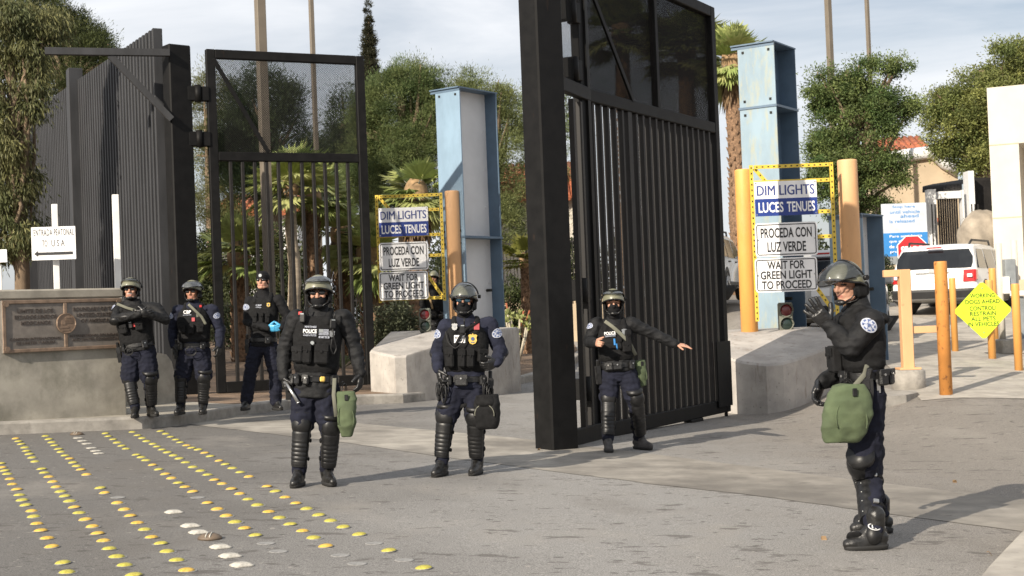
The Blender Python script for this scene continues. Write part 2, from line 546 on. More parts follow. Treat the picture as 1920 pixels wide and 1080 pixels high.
M['boll'] = mat('orange bollard paint', (.68, .33, .085), .5, vs=3, var=.1, stretch=(1, 1, .3))
overlay(M['boll'], (.66, .42, .19), 2.5, .5, .75, (1, 1, .3), .5)
overlay(M['boll'], (.2, .09, .04), 22, .66, .72, (1, 1, .5), .6, seed=2)
M['bollp'] = mat('faded peach post paint', (.60, .35, .175), .6, vs=3, var=.1, stretch=(1, 1, .3))
overlay(M['bollp'], (.3, .15, .07), 16, .64, .72, (1, 1, .5), .6)
M['bollr'] = mat('rusty orange post paint', (.54, .23, .055), .6, vs=3, var=.12)
overlay(M['bollr'], (.12, .05, .025), 14, .57, .66, (1, 1, .6), .8)
M['bronze'] = mat('weathered bronze plate', (.185, .163, .142), .55, vs=8, var=.2, metal=.15)
overlay(M['bronze'], (.03, .03, .035), 4, .62, .7, (1, 1, 1), .6)
M['bronzeb'] = mat('bronze rim', (.22, .155, .11), .5, vs=9, var=.25, metal=.2)
M['bronzet'] = mat('dark bronze lettering', (.085, .068, .058), .5, metal=.2)
M['polet'] = mat('brown grey pole paint', (.15, .125, .095), .6, vs=2, var=.1)
M['studY'] = mat('glossy yellow stud', (.42, .37, .06), .5, vs=60, var=.3, spec=.4)
overlay(M['studY'], (.14, .125, .06), 35, .55, .7, (1, 1, 1), .6)
M['studO'] = mat('worn orange stud', (.56, .36, .065), .75, vs=45, var=.3, spec=.3)
overlay(M['studO'], (.30, .2, .12), 40, .56, .68, (1, 1, 1), .7)
M['studW'] = mat('white marker', (.46, .435, .38), .7, vs=40, var=.25)
overlay(M['studW'], (.2, .185, .16), 30, .55, .66, (1, 1, 1), .6)
M['studG'] = mat('pale glue scar', (.24, .235, .225), .9, vs=40, var=.25)
M['studB'] = mat('brown dome paint', (.13, .095, .065), .6, vs=20, var=.3)
M['skin'] = mat('skin', (.44, .24, .165), .55, vs=35, var=.12, bump=.06, bs=220, spec=.3)
M['skind'] = mat('tanned skin', (.34, .17, .11), .55, vs=35, var=.12, bump=.06, bs=220, spec=.3)
M['lip'] = mat('lips', (.33, .13, .1), .5)
M['hair'] = mat('dark hair', (.015, .011, .009), .6)
M['grhair'] = mat('grey moustache', (.35, .32, .29), .7)
M['navy'] = mat('navy cloth', (.0155, .0175, .031), .9, vs=14, var=.3, bump=.3, bs=200, spec=.2)
M['navyp'] = mat('navy trouser cloth', (.011, .0122, .0215), .9, vs=12, var=.3, bump=.3, bs=200, spec=.2)
M['black'] = mat('black cloth', (.0075, .0075, .0085), .8, vs=14, var=.3, bump=.3, bs=200, spec=.2)
M['jack'] = mat('black jacket cloth', (.0085, .0088, .0098), .7, vs=12, var=.4, bump=.3, bs=120, spec=.25)
M['vest'] = mat('black nylon webbing', (.0085, .0085, .009), .8, vs=25, var=.4, bump=.4, bs=300, spec=.2)
M['leath'] = mat('black leather', (.009, .009, .0095), .38, vs=25, var=.3, bump=.2, bs=140)
M['hard'] = mat('black moulded plastic', (.010, .010, .0105), .42, vs=18, var=.3, bump=.08, bs=60, spec=.35)
overlay(M['hard'], (.05, .048, .045), 14, .66, .74, (1, 1, 1), .35)
M['boot'] = mat('black boot leather', (.0115, .011, .0105), .38, vs=20, var=.35, bump=.2, bs=120)
M['bootg'] = mat('dusty grey boot suede', (.05, .047, .046), .8, vs=20, var=.35, bump=.2, bs=120)
M['sole'] = mat('black rubber sole', (.014, .0135, .013), .75)
M['olive'] = mat('olive helmet paint', (.165, .163, .11), .42, vs=9, var=.12, coat=.1)
overlay(M['olive'], (.19, .19, .13), 5, .55, .7, (1, 1, .5), .3)
M['visor'] = glassmat('clear visor', (.76, .77, .78), .07)
M['visort'] = glassmat('grey tinted visor', (.60, .62, .66), .17)
M['lens'] = mat('dark lens', (.006, .006, .008), .08, spec=1.0)
M['lensb'] = mat('mirrored blue lens', (.10, .2, .28), .06, metal=.8)
M['bag'] = mat('green canvas', (.072, .095, .047), .88, vs=8, var=.2, bump=.25, bs=200)
overlay(M['bag'], (.06, .09, .045), 3, .5, .7, (1, 1, 1), .5)
M['steel'] = mat('steel', (.45, .45, .44), .3, metal=.9)
M['patchw'] = mat('pale patch thread', (.34, .36, .42), .8, vs=60, var=.3)
M['patchb'] = mat('blue patch thread', (.06, .09, .2), .8)
M['gold'] = mat('gold badge thread', (.62, .42, .1), .5, var=.2, vs=60)
M['red'] = mat('red plastic', (.5, .03, .03), .5)
M['redp'] = mat('red patch thread', (.42, .08, .09), .8)
M['glove'] = mat('light blue nitrile', (.06, .34, .58), .4, vs=20, var=.15)
M['strap'] = mat('olive grey webbing', (.13, .13, .1), .85)
M['tan'] = mat('tan strap', (.36, .25, .13), .8)
M['carw'] = mat('white car paint', (.72, .72, .71), .35, coat=.6, var=.02)
M['cars'] = mat('silver car paint', (.42, .42, .41), .35, metal=.4, coat=.6, var=.03)
M['carg'] = mat('dark car glass', (.008, .009, .01), .05, spec=.8)
M['cark'] = mat('black car trim', (.015, .015, .016), .5)
M['tyre'] = mat('tyre rubber', (.014, .014, .014), .85)
M['rim'] = mat('alloy rim', (.4, .4, .4), .35, metal=.8)
M['tail'] = mat('red tail lamp', (.42, .02, .02), .15, coat=.6)
M['cream'] = mat('cream render', (.53, .49, .42), .85, vs=1.5, var=.06)
M['beige'] = mat('beige render', (.45, .36, .25), .9, vs=1, var=.1)
M['terra'] = mat('terracotta tile', (.36, .11, .05), .8, vs=6, var=.3, bump=.6, bs=9, stretch=(1, 1, 1))
M['stone'] = mat('boulder stone', (.30, .26, .21), .9, vs=2, var=.3, bump=.8, bs=6)
M['signg'] = mat('lime sign sheet', (.58, .80, .03), .5, var=.04)
M['brt'] = mat('bright blue sign sheet', (.03, .19, .48), .5, var=.05)
M['stop'] = mat('red sign sheet', (.45, .02, .025), .45)
M['grey'] = mat('grey steel box', (.25, .27, .28), .5, metal=.3)
M['lamph'] = mat('grey green lamp housing', (.12, .125, .10), .6, vs=8, var=.15)
M['lensr'] = mat('unlit red lens', (.12, .012, .015), .2, spec=.7)
M['lensg'] = mat('unlit green lens', (.012, .025, .02), .2, spec=.7)
M['bark'] = mat('grey bark', (.16, .115, .075), .95, vs=7, var=.35, bump=.6, bs=18, stretch=(1, 1, .3))
M['palmt'] = mat('palm trunk', (.18, .11, .065), .95, vs=16, var=.5, bump=.8, bs=22)
M['palmg'] = mat('smooth grey palm trunk', (.34, .28, .21), .95, vs=4, var=.2, bump=.4, bs=14, stretch=(1, 1, 5))
M['deadf'] = mat('dry fronds', (.26, .17, .09), .95, vs=6, var=.35)
M['leaf'] = leafmat('foliage', .3)
M['blade'] = leafmat('palm blade', .22)
# ================================================================== GROUND
def sheet(name, xs, ys, m, lift, kind='structure', fz=g):
    vs = [(x, y, fz(x, y) + lift) for y in ys for x in xs]
    n = len(xs)
    fs = [(j * n + i, j * n + i + 1, (j + 1) * n + i + 1, (j + 1) * n + i) for j in range(len(ys) - 1) for i in range(n - 1)]
    b = MB(); b.add(vs, fs, 0, True)
    return tag(b.build(name, m, None, True, (0, 0, 0)), kind=kind)
def fr(a, b, st):
    n = int(round((b - a) / st)); return [a + (b - a) * i / n for i in range(n + 1)]
sheet('ground', [-600, -200, -80, -40, -20, -12, -8, -4, 0, 3, 4, 5, 6, 8, 12, 20, 40, 80, 200, 600],
      [-60, -20, 0, 6, 10, 13, 16, 20, 26, 32, 40, 48, 60, 80, 90, 140, 300, 900], M['dirt'], -0.12)
sheet('road', fr(-14, 24, .25), fr(-6, 50, .25), M['asphalt'], 0.0)
def band(name, front, back, m, lift, n=40, k=8, jit=0):
    """a sheet between two edge lines, laid on the ground"""
    def pl(P, t):
        d = [0]
        for a, b in zip(P, P[1:]): d.append(d[-1] + math.dist(a, b))
        t *= d[-1]
        for i in range(len(P) - 1):
            if t <= d[i + 1] + 1e-9:
                q = (t - d[i]) / max(1e-9, d[i + 1] - d[i])
                return (P[i][0] + (P[i + 1][0] - P[i][0]) * q, P[i][1] + (P[i + 1][1] - P[i][1]) * q)
        return P[-1]
    b = MB(); vs = []; fs = []
    for i in range(n + 1):
        a = pl(front, i / n); c = pl(back, i / n)
        if jit:
            a = (a[0] + jit * mnoise.noise(Vector((i * .7, 1.3, 0))), a[1] + jit * mnoise.noise(Vector((i * .7, 7.3, 0)))); c = (c[0] + jit * mnoise.noise(Vector((i * .6, 4.3, 0))), c[1] + jit * mnoise.noise(Vector((i * .6, 9.3, 0))))
        for j in range(k + 1):
            x = a[0] + (c[0] - a[0]) * j / k; y = a[1] + (c[1] - a[1]) * j / k
            vs.append((x, y, g(x, y) + lift))
    for i in range(n):
        for j in range(k):
            q = i * (k + 1) + j
            fs.append((q, q + k + 1, q + k + 2, q + 1))
    b.add(vs, fs, 0, True)
    return tag(b.build(name, m, None, True, (0, 0, 0)), kind='structure')
band('concrete_strip', [(-4.9, 19.0), (-1.95, 15.7), (-.64, 13.96), (1.06, 11.97), (1.8, 11.2), (3.4, 9.2), (5, 7.2)],
     [(-4.0, 20.2), (-2.6, 19.0), (.25, 16.0), (1.34, 14.5), (2.97, 12.1), (4.5, 10.2), (6.2, 8)], M['strip'], .004, 90, 12, .035)
# ---- planting bed with kerb
BD = (-.8, .6)
BB = [(-16, 10.8), (-9.3, 14.9), (-6.2, 16.75), (-4.75, 17.6), (-4.4, 18.1), (-4.2, 18.9), (-3.95, 20.0), (-3.5, 21.3), (-2.9, 22.1), (-2.3, 22.5),
      (-1.85, 22.75), (-1.55, 23.3), (-1.1, 24.4), (.33, 28.8), (1.3, 33), (2.0, 40), (2.4, 60)]
def dense(P, st=.25):
    o = []
    for a, b in zip(P, P[1:]):
        n = max(1, int(math.dist(a, b) / st))
        o += [(a[0] + (b[0] - a[0]) * i / n, a[1] + (b[1] - a[1]) * i / n) for i in range(n)]
    return o + [P[-1]]
def bedsheet(name, P, ds, m, lift):
    b = MB(); vs = []; fs = []; k = len(ds)
    for p in P:
        for d in ds:
            x, y = p[0] + BD[0] * d, p[1] + BD[1] * d
            vs.append((x, y, g(x, y) + lift + (0.02 * math.sin(x * 2.1) * math.sin(y * 1.7) if d > 5 else 0)))
    for i in range(len(P) - 1):
        for j in range(k - 1):
            q = i * k + j
            fs.append((q, q + k, q + k + 1, q + 1))
    b.add(vs, fs, 0, True)
    return tag(b.build(name, m, None, True, (0, 0, 0)), kind='structure')
def kerb(name, P, m, h=.156, wd=.17, side=1):
    b = MB(); vs = []; fs = []
    prof = [(0, -.05), (0, h - .03), (.012, h - .008), (.035, h), (wd, h), (wd, h - .08)]
    for i, p in enumerate(P):
        a = P[max(0, i - 1)]; c = P[min(len(P) - 1, i + 1)]
        tx, ty = c[0] - a[0], c[1] - a[1]; ln = math.hypot(tx, ty)
        nx, ny = -ty / ln * side, tx / ln * side
        for (o, z) in prof:
            vs.append((p[0] + nx * o, p[1] + ny * o, g(*p) + z))
    k = len(prof)
    for i in range(len(P) - 1):
        for j in range(k - 1):
            q = i * k + j
            f = (q, q + k, q + k + 1, q + 1)
            fs.append(f if side > 0 else f[::-1])
    b.add(vs, fs, 0, False)
    o = b.build(name, m, None, True, (0, 0, 0))
    return tag(o, kind='structure')
bedsheet('planting_bed', dense(BB), [.05, .16, .4, .8, 1.5, 3, 6, 12, 24, 50, 90], M['dirt'], .148)
kerb('kerb', dense(BB, .12), M['kerb'])
bedsheet('sidewalk', dense(BB[:7]), [.14, .3, .6, 1, 1.6, 2.4, 3.2, 5], M['monucap'], .152)
# ---- right side
RB = [(1.2, 4.9), (2.57, 7.7), (3.52, 9.54), (5.0, 12.2), (7.5, 15.4), (12, 20)]
kerb('roadside_kerb', dense(RB, .12), M['concrete'], .07, .34, -1)
band('roadside_dirt', [(p[0] + .3, p[1] - .15) for p in RB], [(p[0] + 9, p[1] - 4) for p in RB], M['dirt'], .05)
band('concrete_lane', [(5.35, 18.35), (6.5, 18.2), (9, 18.0), (16, 17.6)], [(9.8, 46), (12, 46), (16, 46), (24, 46)], M['concrete'], .006, 60, 60)
pp = [ground_pt(*q) for q in ((1636, 772), (1652, 768), (1700, 755), (1722, 743), (1712, 731), (1640, 722))]
b = MB()
b.prism([(p.x, p.y) for p in pp], .32, None, 0, g(pp[2].x, pp[2].y) - .22)
tag(b.build('traffic_island', M['kerb'], None, True, (0, 0, 0)), kind='structure')

# ================================================================== CONCRETE BARRIERS
def barrier(name, poly, ztop, zbot, label, cat):
    """poly: plan points; ztop(x,y): height of the sloping top"""
    cx = sum(p[0] for p in poly) / len(poly); cy = sum(p[1] for p in poly) / len(poly)
    n = len(poly); vs = []; fs = []
    for p in poly: vs.append((p[0], p[1], zbot))
    e = .03
    for p in poly: vs.append((p[0], p[1], ztop(*p) - e))
    for p in poly:
        q = (p[0] + (cx - p[0]) * .02, p[1] + (cy - p[1]) * .02); vs.append((q[0], q[1], ztop(*q)))
    for k in range(n):
        k2 = (k + 1) % n
        fs.append((k, k2, n + k2, n + k)); fs.append((n + k, n + k2, 2 * n + k2, 2 * n + k))
    # top as fan of rings towards the centre
    prev = [2 * n + k for k in range(n)]
    for t in (.3, .6, .85):
        ring = []
        for p in poly:
            q = (p[0] + (cx - p[0]) * t, p[1] + (cy - p[1]) * t)
            ring.append(len(vs)); vs.append((q[0], q[1], ztop(*q)))
        for k in range(n):
            k2 = (k + 1) % n
            fs.append((prev[k], prev[k2], ring[k2], ring[k]))
        prev = ring
    fs.append(tuple(prev))
    b = MB(); b.add(vs, fs, 0, False)
    o = b.build(name, M['island'], None, True, (cx, cy, zbot), sharp=30)
    return tag(o, label, cat)
barrier('concrete_barrier', [(2.7, 22.4), (2.85, 21.2), (3.05, 20.5), (3.3, 20.1), (3.6, 19.92), (3.85, 19.95), (4.1, 20.15), (4.75, 20.8), (5.0, 21.2), (5.1, 22.6), (5.0, 23.8), (2.8, 23.8)],
        lambda x, y: min(1.05, .60 + .22 * (y - 19.92)), -.5, 'large round nosed concrete barrier with sloping top behind the tall open gate', 'concrete barrier')
barrier('concrete_barrier', [(-2.45, 23.5), (-1.98, 22.95), (-1.80, 23.0), (-.35, 24.9), (.1, 26.2), (-.2, 27.5), (-2.4, 27)],
        lambda x, y: min(1.21, .84 + .19 * (y - 23)), -.2, 'concrete barrier with sloping top below the left signs and their yellow rack', 'concrete barrier')

# ================================================================== BORDER MONUMENT
mX = Vector((.731, .682, 0)); mN = Vector((.682, -.731, 0)); mR = Vector((-5.05, 18.0, 0))
mon = empty('boundary_monument', (mR.x, mR.y, g(-5.05, 18) + .15), 'long grey concrete boundary wall carrying a bronze plaque', 'monument')
def mloc(s, z, n=0.0): return Vector((mR.x, mR.y, 0)) + mX * s + mN * n + Vector((0, 0, z))
b = MB()
b.box((0, 0, 0), (3.6, .55, 1.75), frame(mX, -mN, (0, 0, 1), mloc(-1.8, 1.865 - .875, -.275)), 0, .015)
b.build('wall', M['monu'], mon)
b = MB()
b.box((0, 0, 0), (3.62, .565, .125), frame(mX, -mN, (0, 0, 1), mloc(-1.8, 1.93, -.275)), 0, .02)
b.build('cap', M['monucap'], mon)
PW, PH = 1.58, .645
pO = mloc(-.045 - PW / 2, 1.215 + PH / 2, .0)
pM = frame(mX, (0, 0, 1), mN, pO)
b = MB(); b.box((0, 0, .016), (PW, PH, .032), pM, 0, .006)
plq = b.build('plaque', M['bronze'], mon)
b = MB(); rw = .045
b.box((0, PH / 2 - rw / 2, .040), (PW, rw, .02), pM, 0, .006); b.box((0, -PH / 2 + rw / 2, .040), (PW, rw, .02), pM, 0, .006)
for sx in (-1, 1): b.box((sx * (PW / 2 - rw / 2), 0, .040), (rw, PH - 2 * rw, .02), pM, 0, .006)
b.box((.02, .0, .039), (rw, PH - 2 * rw, .018), pM, 0, .005)
for sx in (-1, 1):
    for sy in (-1, 1): b.disc((sx * (PW / 2 - .05), sy * (PH / 2 - .05), .05), .032, pM, 0, 14, .012)
b.build('rim', M['bronzeb'], plq)
b = MB()
b.disc((.02, .02, .044), .128, pM, 0, 30, .018)
for k in range(30):
    a = 2 * math.pi * k / 30; a2 = a + 2 * math.pi / 30
    b.bar(pM @ Vector((.02 + .122 * math.cos(a), .02 + .122 * math.sin(a), .064)), pM @ Vector((.02 + .122 * math.cos(a2), .02 + .122 * math.sin(a2), .064)), .012, .008)
for k in range(4): b.box((.055, .09 - k * .022, .0645), (.09, .008, .005), pM)
b.box((-.02, -.03, .0645), (.13, .022, .005), pM); b.box((.0, -.065, .0645), (.12, .016, .005), pM); b.box((-.02, .03, .0645), (.05, .05, .005), pM)
b.build('medallion', M['bronzeb'], plq)
def pt(s, fx, fy, wd, h):
    b = MB(); put_text(b, s, pM @ Matrix.Translation(((fx - .5) * PW, (.5 - fy) * PH, .033)), wd, h, 0, .012, .007); b.build('lettering', M['bronzet'], plq)
pt('LIMITE DE LOS', .27, .21, .46, .046); pt('ESTADOS UNIDOS', .27, .325, .54, .046); pt('MEXICANOS', .27, .44, .38, .046)
pt('COMISION INTERNACIONAL', .265, .745, .66, .034); pt('DE LIMITES Y AGUAS', .265, .82, .5, .034)
pt('BOUNDARY OF THE', .765, .20, .58, .046); pt('UNITED STATES', .765, .315, .5, .046); pt('OF AMERICA', .765, .43, .38, .046)
pt('INTERNATIONAL BOUNDARY', .76, .72, .68, .034); pt('AND WATER COMMISSION', .76, .795, .62, .034)
# low pale block behind the monument
b = MB()
c0 = at(226, 700, 19.6); c1 = at(327, 700, 20.6)
dx = (Vector((c1.x, c1.y, 0)) - Vector((c0.x, c0.y, 0))); lw = dx.length; dx.normalize()
prof = [(-1.2, -.2), (lw, -.2), (lw, .78), (lw - .05, .95), (lw - .16, 1.06), (lw - .4, 1.10), (-1.2, 1.12)]
b.prism(prof, 1.0, frame(dx, (0, 0, 1), dx.cross(Vector((0, 0, 1))), (c0.x, c0.y, 0)), 0, -1.0)
tag(b.build('concrete_block', M['monucap'], None, True, (c0.x, c0.y, .2)), 'low pale concrete block with rounded top corner behind the monument wall', 'concrete block')

# ================================================================== GATES
pa, pb = Vector((.77, .64, 0)), Vector((-.64, .77, 0))
def post(cx, cy, a, bw, z0, z1, name, label, m):
    b = MB(); b.box((0, 0, 0), (a, bw, z1 - z0), frame(pa, pb, (0, 0, 1), (cx, cy, (z0 + z1) / 2)), 0, .018)
    return tag(b.build(name, m, None, True, (cx, cy, z0)), label, 'gate post')
post(.42, 15.03, .38, .30, -.1, 7.2, 'gate_post', 'massive black steel gate post in the middle of the road, its top out of frame', M['blk'])
lp = post(-5.37, 22.72, .39, .27, 0, 6.08, 'gate_post', 'black steel gate post at the end of the grey picket fence with a bracket arm', M['blk'])
b = MB()
A = at(84, 96, 21.9); B = at(318, 99, 22.45)
b.bar(A, B, .11, .11); b.bar(at(206, 104, 22.2), at(322, 224, 22.45), .1, .1)
b.build('bracket_arm', M['fence'], lp)
def uvquad(name, pts, m, parent, local=True):
    me = bpy.data.meshes.new(name)
    me.from_pydata([tuple(p) for p in pts], [], [(0, 1, 2, 3)])
    uv = me.uv_layers.new(name='UVMap')
    for i, p in enumerate(pts): uv.data[i].uv = (p[0], p[2])
    me.materials.append(m)
    o = bpy.data.objects.new(name, me); COL.objects.link(o); o.parent = parent
    return o
def gate(loc, rz, W, H, zm, nb, divs, brace, thick, label, hinges, hx, bd=.06, mk='meshp'):
    r = empty('steel_gate', loc, label, 'gate', None, rz)
    sw = .15; d = .11
    b = MB()
    b.box((sw / 2, 0, H / 2), (sw, d, H), None, 0, .01); b.box((W - sw / 2, 0, H / 2), (sw, d, H), None, 0, .01)
    for z, h in ((H - .075, .15), (zm, .15), (.09, .18)):
        b.box((W / 2, 0, z), (W - 2 * sw, d - .004, h), None, 0, .01)
    for x in divs: b.box((x, 0, (zm + H) / 2), (.09, d - .02, H - zm - .15), None, 0, .008)
    b.build('frame', M['blk'], r, False)
    b = MB(); b.bar((brace[0], -.045, H - .16), (brace[1], -.045, zm + .07), .07, .03, (0, 1, 0), 0, .005)
    b.build('brace', M['blk'], r, False)
    b = MB()
    for i in range(nb):
        x = sw + (W - 2 * sw) * (i + 1) / (nb + 1)
        wd = .055
        if i in thick: wd = .12
        b.box((x, 0, (zm + .09) / 2), (wd, bd, zm - .24), None, 0, .006)
    b.build('bar_infill', M['blkb'], r, False)
    xs = [sw] + list(divs) + [W - sw]
    for x0, x1 in zip(xs, xs[1:]):
        uvquad('mesh_panel', [(x0, .02, zm + .07), (x1, .02, zm + .07), (x1, .02, H - .14), (x0, .02, H - .14)], M[mk], r)
    for z in hinges:
        h = MB()
        h.box((-.04, -.02, z), (.13, .12, .24), None, 0, .01); h.cyl((-.16, -.06, z - .14), (-.16, -.06, z + .14), .055, 14)
        h.box((-.25 - hx / 2, -.01, z), (.11 + hx, .14, .24), None, 0, .01)
        h.build('hinge', M['blk'], r, False)
    return r
gl = gate((-4.93, 22.9, .34), math.atan2(.423, .905), 2.75, 5.70, 3.92, 11, [], (.12, 1.0), (), 'black steel gate leaf with one perforated top panel behind the officers at left', (4.2, 4.95), .03)
gr = gate((.84, 16.1, -.05), math.atan2(.866, .499), 4.36, 5.80, 4.05, 19, [2.28], (-.1 + .2, 1.46), (5,), 'tall black steel gate leaf with two perforated top panels, swung open behind the pointing officer', (.62, 1.75, 4.3, 4.97), .02, .0725, 'meshd')
b = MB(); b.box((4.1, -.075, .55), (.52, .02, .92), None, 0, .004); b.build('latch_plate', M['blk'], gr, False)
b = MB(); b.box((3.1, 0, -.09), (.42, .12, .18), None, 0, .01); b.build('drop_bolt_box', M['blk'], gr, False)
b = MB(); b.cyl((4.3, -.0, -.16), (4.3, -.0, .1), .025); b.build('drop_rod', M['blk'], gr, False)
sp = empty('gate_side_panel', (.60, 15.35, -.05), 'narrow black barred panel in the gap between middle gate post and leaf', 'gate panel', None, math.atan2(.89, .36))
b = MB(); b.box((.5, 0, .1), (1.0, .09, .2), None, 0, .01); b.box((.5, 0, 4.05), (1.0, .09, .16), None, 0, .01); b.box((.5, 0, 5.8), (1.0, .09, .14)); b.box((.95, 0, 2.9), (.1, .08, 5.6))
b.build('frame', M['blk'], sp, False)
for q in (.42, .68): b = MB(); b.box((q, 0, 2.05), (.06, .06, 3.75)); b.build('bar', M['blkb'], sp, False)
uvquad('mesh_panel', [(.0, .01, 4.1), (.9, .01, 4.1), (.9, .01, 5.75), (.0, .01, 5.75)], M['meshp'], sp)

# ================================================================== PICKET FENCE (left)
F0, F1 = Vector((-5.62, 22.75, 0)), Vector((-12.6, 37.0, 0))
fd = (F1 - F0); FL = fd.length; fd.normalize(); fn = Vector((fd.y, -fd.x, 0))
if fn.dot(Vector((1, -1, 0))) < 0: fn = -fn
fnc = empty('picket_fence', tuple(F0), 'tall grey steel picket fence of close square bars running back from the left post', 'fence')
b = MB(); nbar = 56
for i in range(nbar):
    s = .3 + (FL - .4) * i / nbar
    p = F0 + fd * s
    zt = 6.42 + .95 * s / FL
    b.box((0, 0, 0), (.10, .16, zt + .3), frame(fd, fn, (0, 0, 1), (p.x, p.y, (zt - .3) / 2)), 0, .008)
b.build('picket_infill', M['fence'], fnc)
b = MB()
for z in (.5, 3.0, 5.6): b.bar(F0 + Vector((0, 0, z)) + fn * .12, F1 + Vector((0, 0, z + .6)) + fn * .12, .08, .08)
b.build('back_rail', M['fence'], fnc)
for s in (8.2, FL):
    p = F0 + fd * s - fn * .12
    b = MB(); b.box((0, 0, 0), (.34, .3, 7.6), frame(fd, fn, (0, 0, 1), (p.x, p.y, 3.35)), 0, .01); b.build('fence_post', M['fence'], fnc)

# ================================================================== SIGNS
SC = {}
def board(name, px0, py0, px1, py1, D, label, cat, sheetm, yaw=0.0, corner=.03, thick=.004, group=None):
    """upright sheet whose top-left / bottom-right show at these photo points"""
    a = at(px0, py0, D); c = at(px1, py1, D)
    ctr = (a + c) / 2
    X = Vector((math.cos(yaw), math.sin(yaw), 0)); N = Vector((math.sin(yaw), -math.cos(yaw), 0))
    s = FPX / D
    wd = abs(px1 - px0) / s / max(.3, math.cos(yaw)); h = abs(py1 - py0) / s
    m = frame(X, (0, 0, 1), N, ctr)
    poly = []
    for (sx, sy, a0) in ((1, 1, 0), (-1, 1, 90), (-1, -1, 180), (1, -1, 270)):
        for k in range(4):
            an = R(a0 + 30 * k)
            poly.append((sx * (wd / 2 - corner) + corner * math.cos(an), sy * (h / 2 - corner) + corner * math.sin(an)))
    b = MB(); b.prism(poly, thick, m, 0, -thick)
    o = b.build(name, sheetm, None, True, tuple(ctr))
    tag(o, label, cat, group)
    return o, m, wd, h
def border(mb, m, wd, h, inset, t, z, corner=.03, n=5):
    pts = []
    x, y = wd / 2 - inset, h / 2 - inset
    for (sx, sy, a0) in ((1, 1, 0), (-1, 1, 90), (-1, -1, 180), (1, -1, 270)):
        for k in range(n):
            an = R(a0 + 90 * k / (n - 1))
            pts.append(((sx * (x - corner) + corner * math.cos(an)), (sy * (y - corner) + corner * math.sin(an)), math.cos(an), math.sin(an)))
    vs = []; fs = []
    for (a, c, u, v) in pts: vs += [(a, c, z), (a - u * t, c - v * t, z)]
    k = len(pts)
    for i in range(k):
        j = (i + 1) % k
        fs.append((2 * i, 2 * j, 2 * j + 1, 2 * i + 1))
    mb.add(vs, fs, 0, False, m)
def bolts(o, m, pts):
    b = MB()
    for x, y in pts: b.disc((x, y, .001), .012, m, 0, 10, .006)
    b.build('bolt', M['steel'], o)
def sign_set(x0, D, tops, wds, side):
    """the three lane signs hung on one slotted-steel rack"""
    (t1, b1, t2, b2, t3, b3) = tops
    o, m, wd, h = board('lights_sign', x0, t1, x0 + wds[0], b1, D, 'white over dark blue DIM LIGHTS LUCES TENUES sign, ' + side, 'sign', M['signw'], 0, .008)
    b = MB(); b.box((0, -h * .25 - .0, .003), (wd - .004, h * .5, .002), m); b.build('blue_band', M['signb'], o)
    b = MB(); [put_text(b, 'DIM LIGHTS', m @ Matrix.Translation((q * .0035, h * .24, .003 + .0004 * q)), wd * .92, h * .29, 0, 0.0) for q in (-1, 0, 1)]; b.build('lettering', M['navyt'], o)
    b = MB(); put_text(b, 'LUCES', m @ Matrix.Translation((-wd * .245, -h * .25, .0055)), wd * .40, h * .30, 0, .02); put_text(b, 'TENUES', m @ Matrix.Translation((wd * .235, -h * .25, .0055)), wd * .45, h * .30, 0, .02)
    b.build('lettering', M['signw'], o)
    bolts(o, m, [(sx * (wd / 2 - .025), sy * (h / 2 - .025)) for sx in (-1, 1) for sy in (-1, 1)])
    for (ta, ba, lines, lab, fh) in ((t2, b2, (('PROCEDA CON', .82, .2), ('LUZ VERDE', .62, -.22)), 'white PROCEDA CON LUZ VERDE sign with black border, ', .30), (t3, b3, (('WAIT FOR', .60, .29), ('GREEN LIGHT', .83, 0), ('TO PROCEED', .80, -.29)), 'white WAIT FOR GREEN LIGHT TO PROCEED sign with black border, ', .245)):
        o, m, wd, h = board('lane_sign', x0 + 1, ta, x0 + wds[1], ba, D - .02, lab + side, 'sign', M['signw'], 0, .05)
        b = MB(); border(b, m, wd, h, .022, .014, .003, .035); b.build('border_line', M['signk'], o)
        b = MB()
        for (s, fw, fy) in lines: put_text(b, s, m @ Matrix.Translation((0, fy * h, .003)), wd * fw, h * fh, 0, .022)
        b.build('lettering', M['signk'], o)
        bolts(o, m, [(-wd / 2 + .045, 0), (wd / 2 - .045, 0)])
def rack(D, xl, xr, yt, yb, ys, label, pxw=8):
    """slotted steel angle rack behind the signs"""
    b = MB(); s = FPX / D
    a = at(xl, yt, D); c = at(xr, yb, D)
    cx = (a.x + c.x) / 2
    zt = at((xl + xr) / 2, yt, D).z; zb = at((xl + xr) / 2, yb, D).z
    x0, x1 = cx - (xr - xl) / s / 2, cx + (xr - xl) / s / 2
    y = D + .05; t = .058
    def slotted(p, q):
        p, q = Vector(p), Vector(q)
        b.bar(p, q, .012, t, (0, 1, 0)) if False else b.bar(p, q, t, .012, (0, -1, 0), 0)
        ln = (q - p).length; d = (q - p).normalized()
        k = int(ln / .085)
        for i in range(k):
            e = p + d * (ln * (i + .5) / k)
            b.bar(e - d * .013 + Vector((0, -.008, 0)), e + d * .013 + Vector((0, -.008, 0)), .017, .006, (0, -1, 0), 1)
    slotted((x0, y, zb), (x0, y, zt)); slotted((x1, y, zb), (x1, y, zt))
    slotted((x0 + .04, y - .015, zt - .035), (x1 - .04, y - .015, zt - .035))
    for q in ys:
        z = at((xl + xr) / 2, q, D).z
        slotted((x0 + .04, y - .015, z), (x1 - .04, y - .015, z))
    slotted((x0 + .05, y + .02, zt - .05), (x0 + .42, y + .02, zt - .5))
    slotted((x1 - .05, y + .02, zb + .1), (x1 - .6, y + .02, zb + .95))
    o = b.build('sign_rack', [M['yel'], M['hole']], None, True, (cx, y, zb))
    tag(o, label, 'sign rack')
    return o
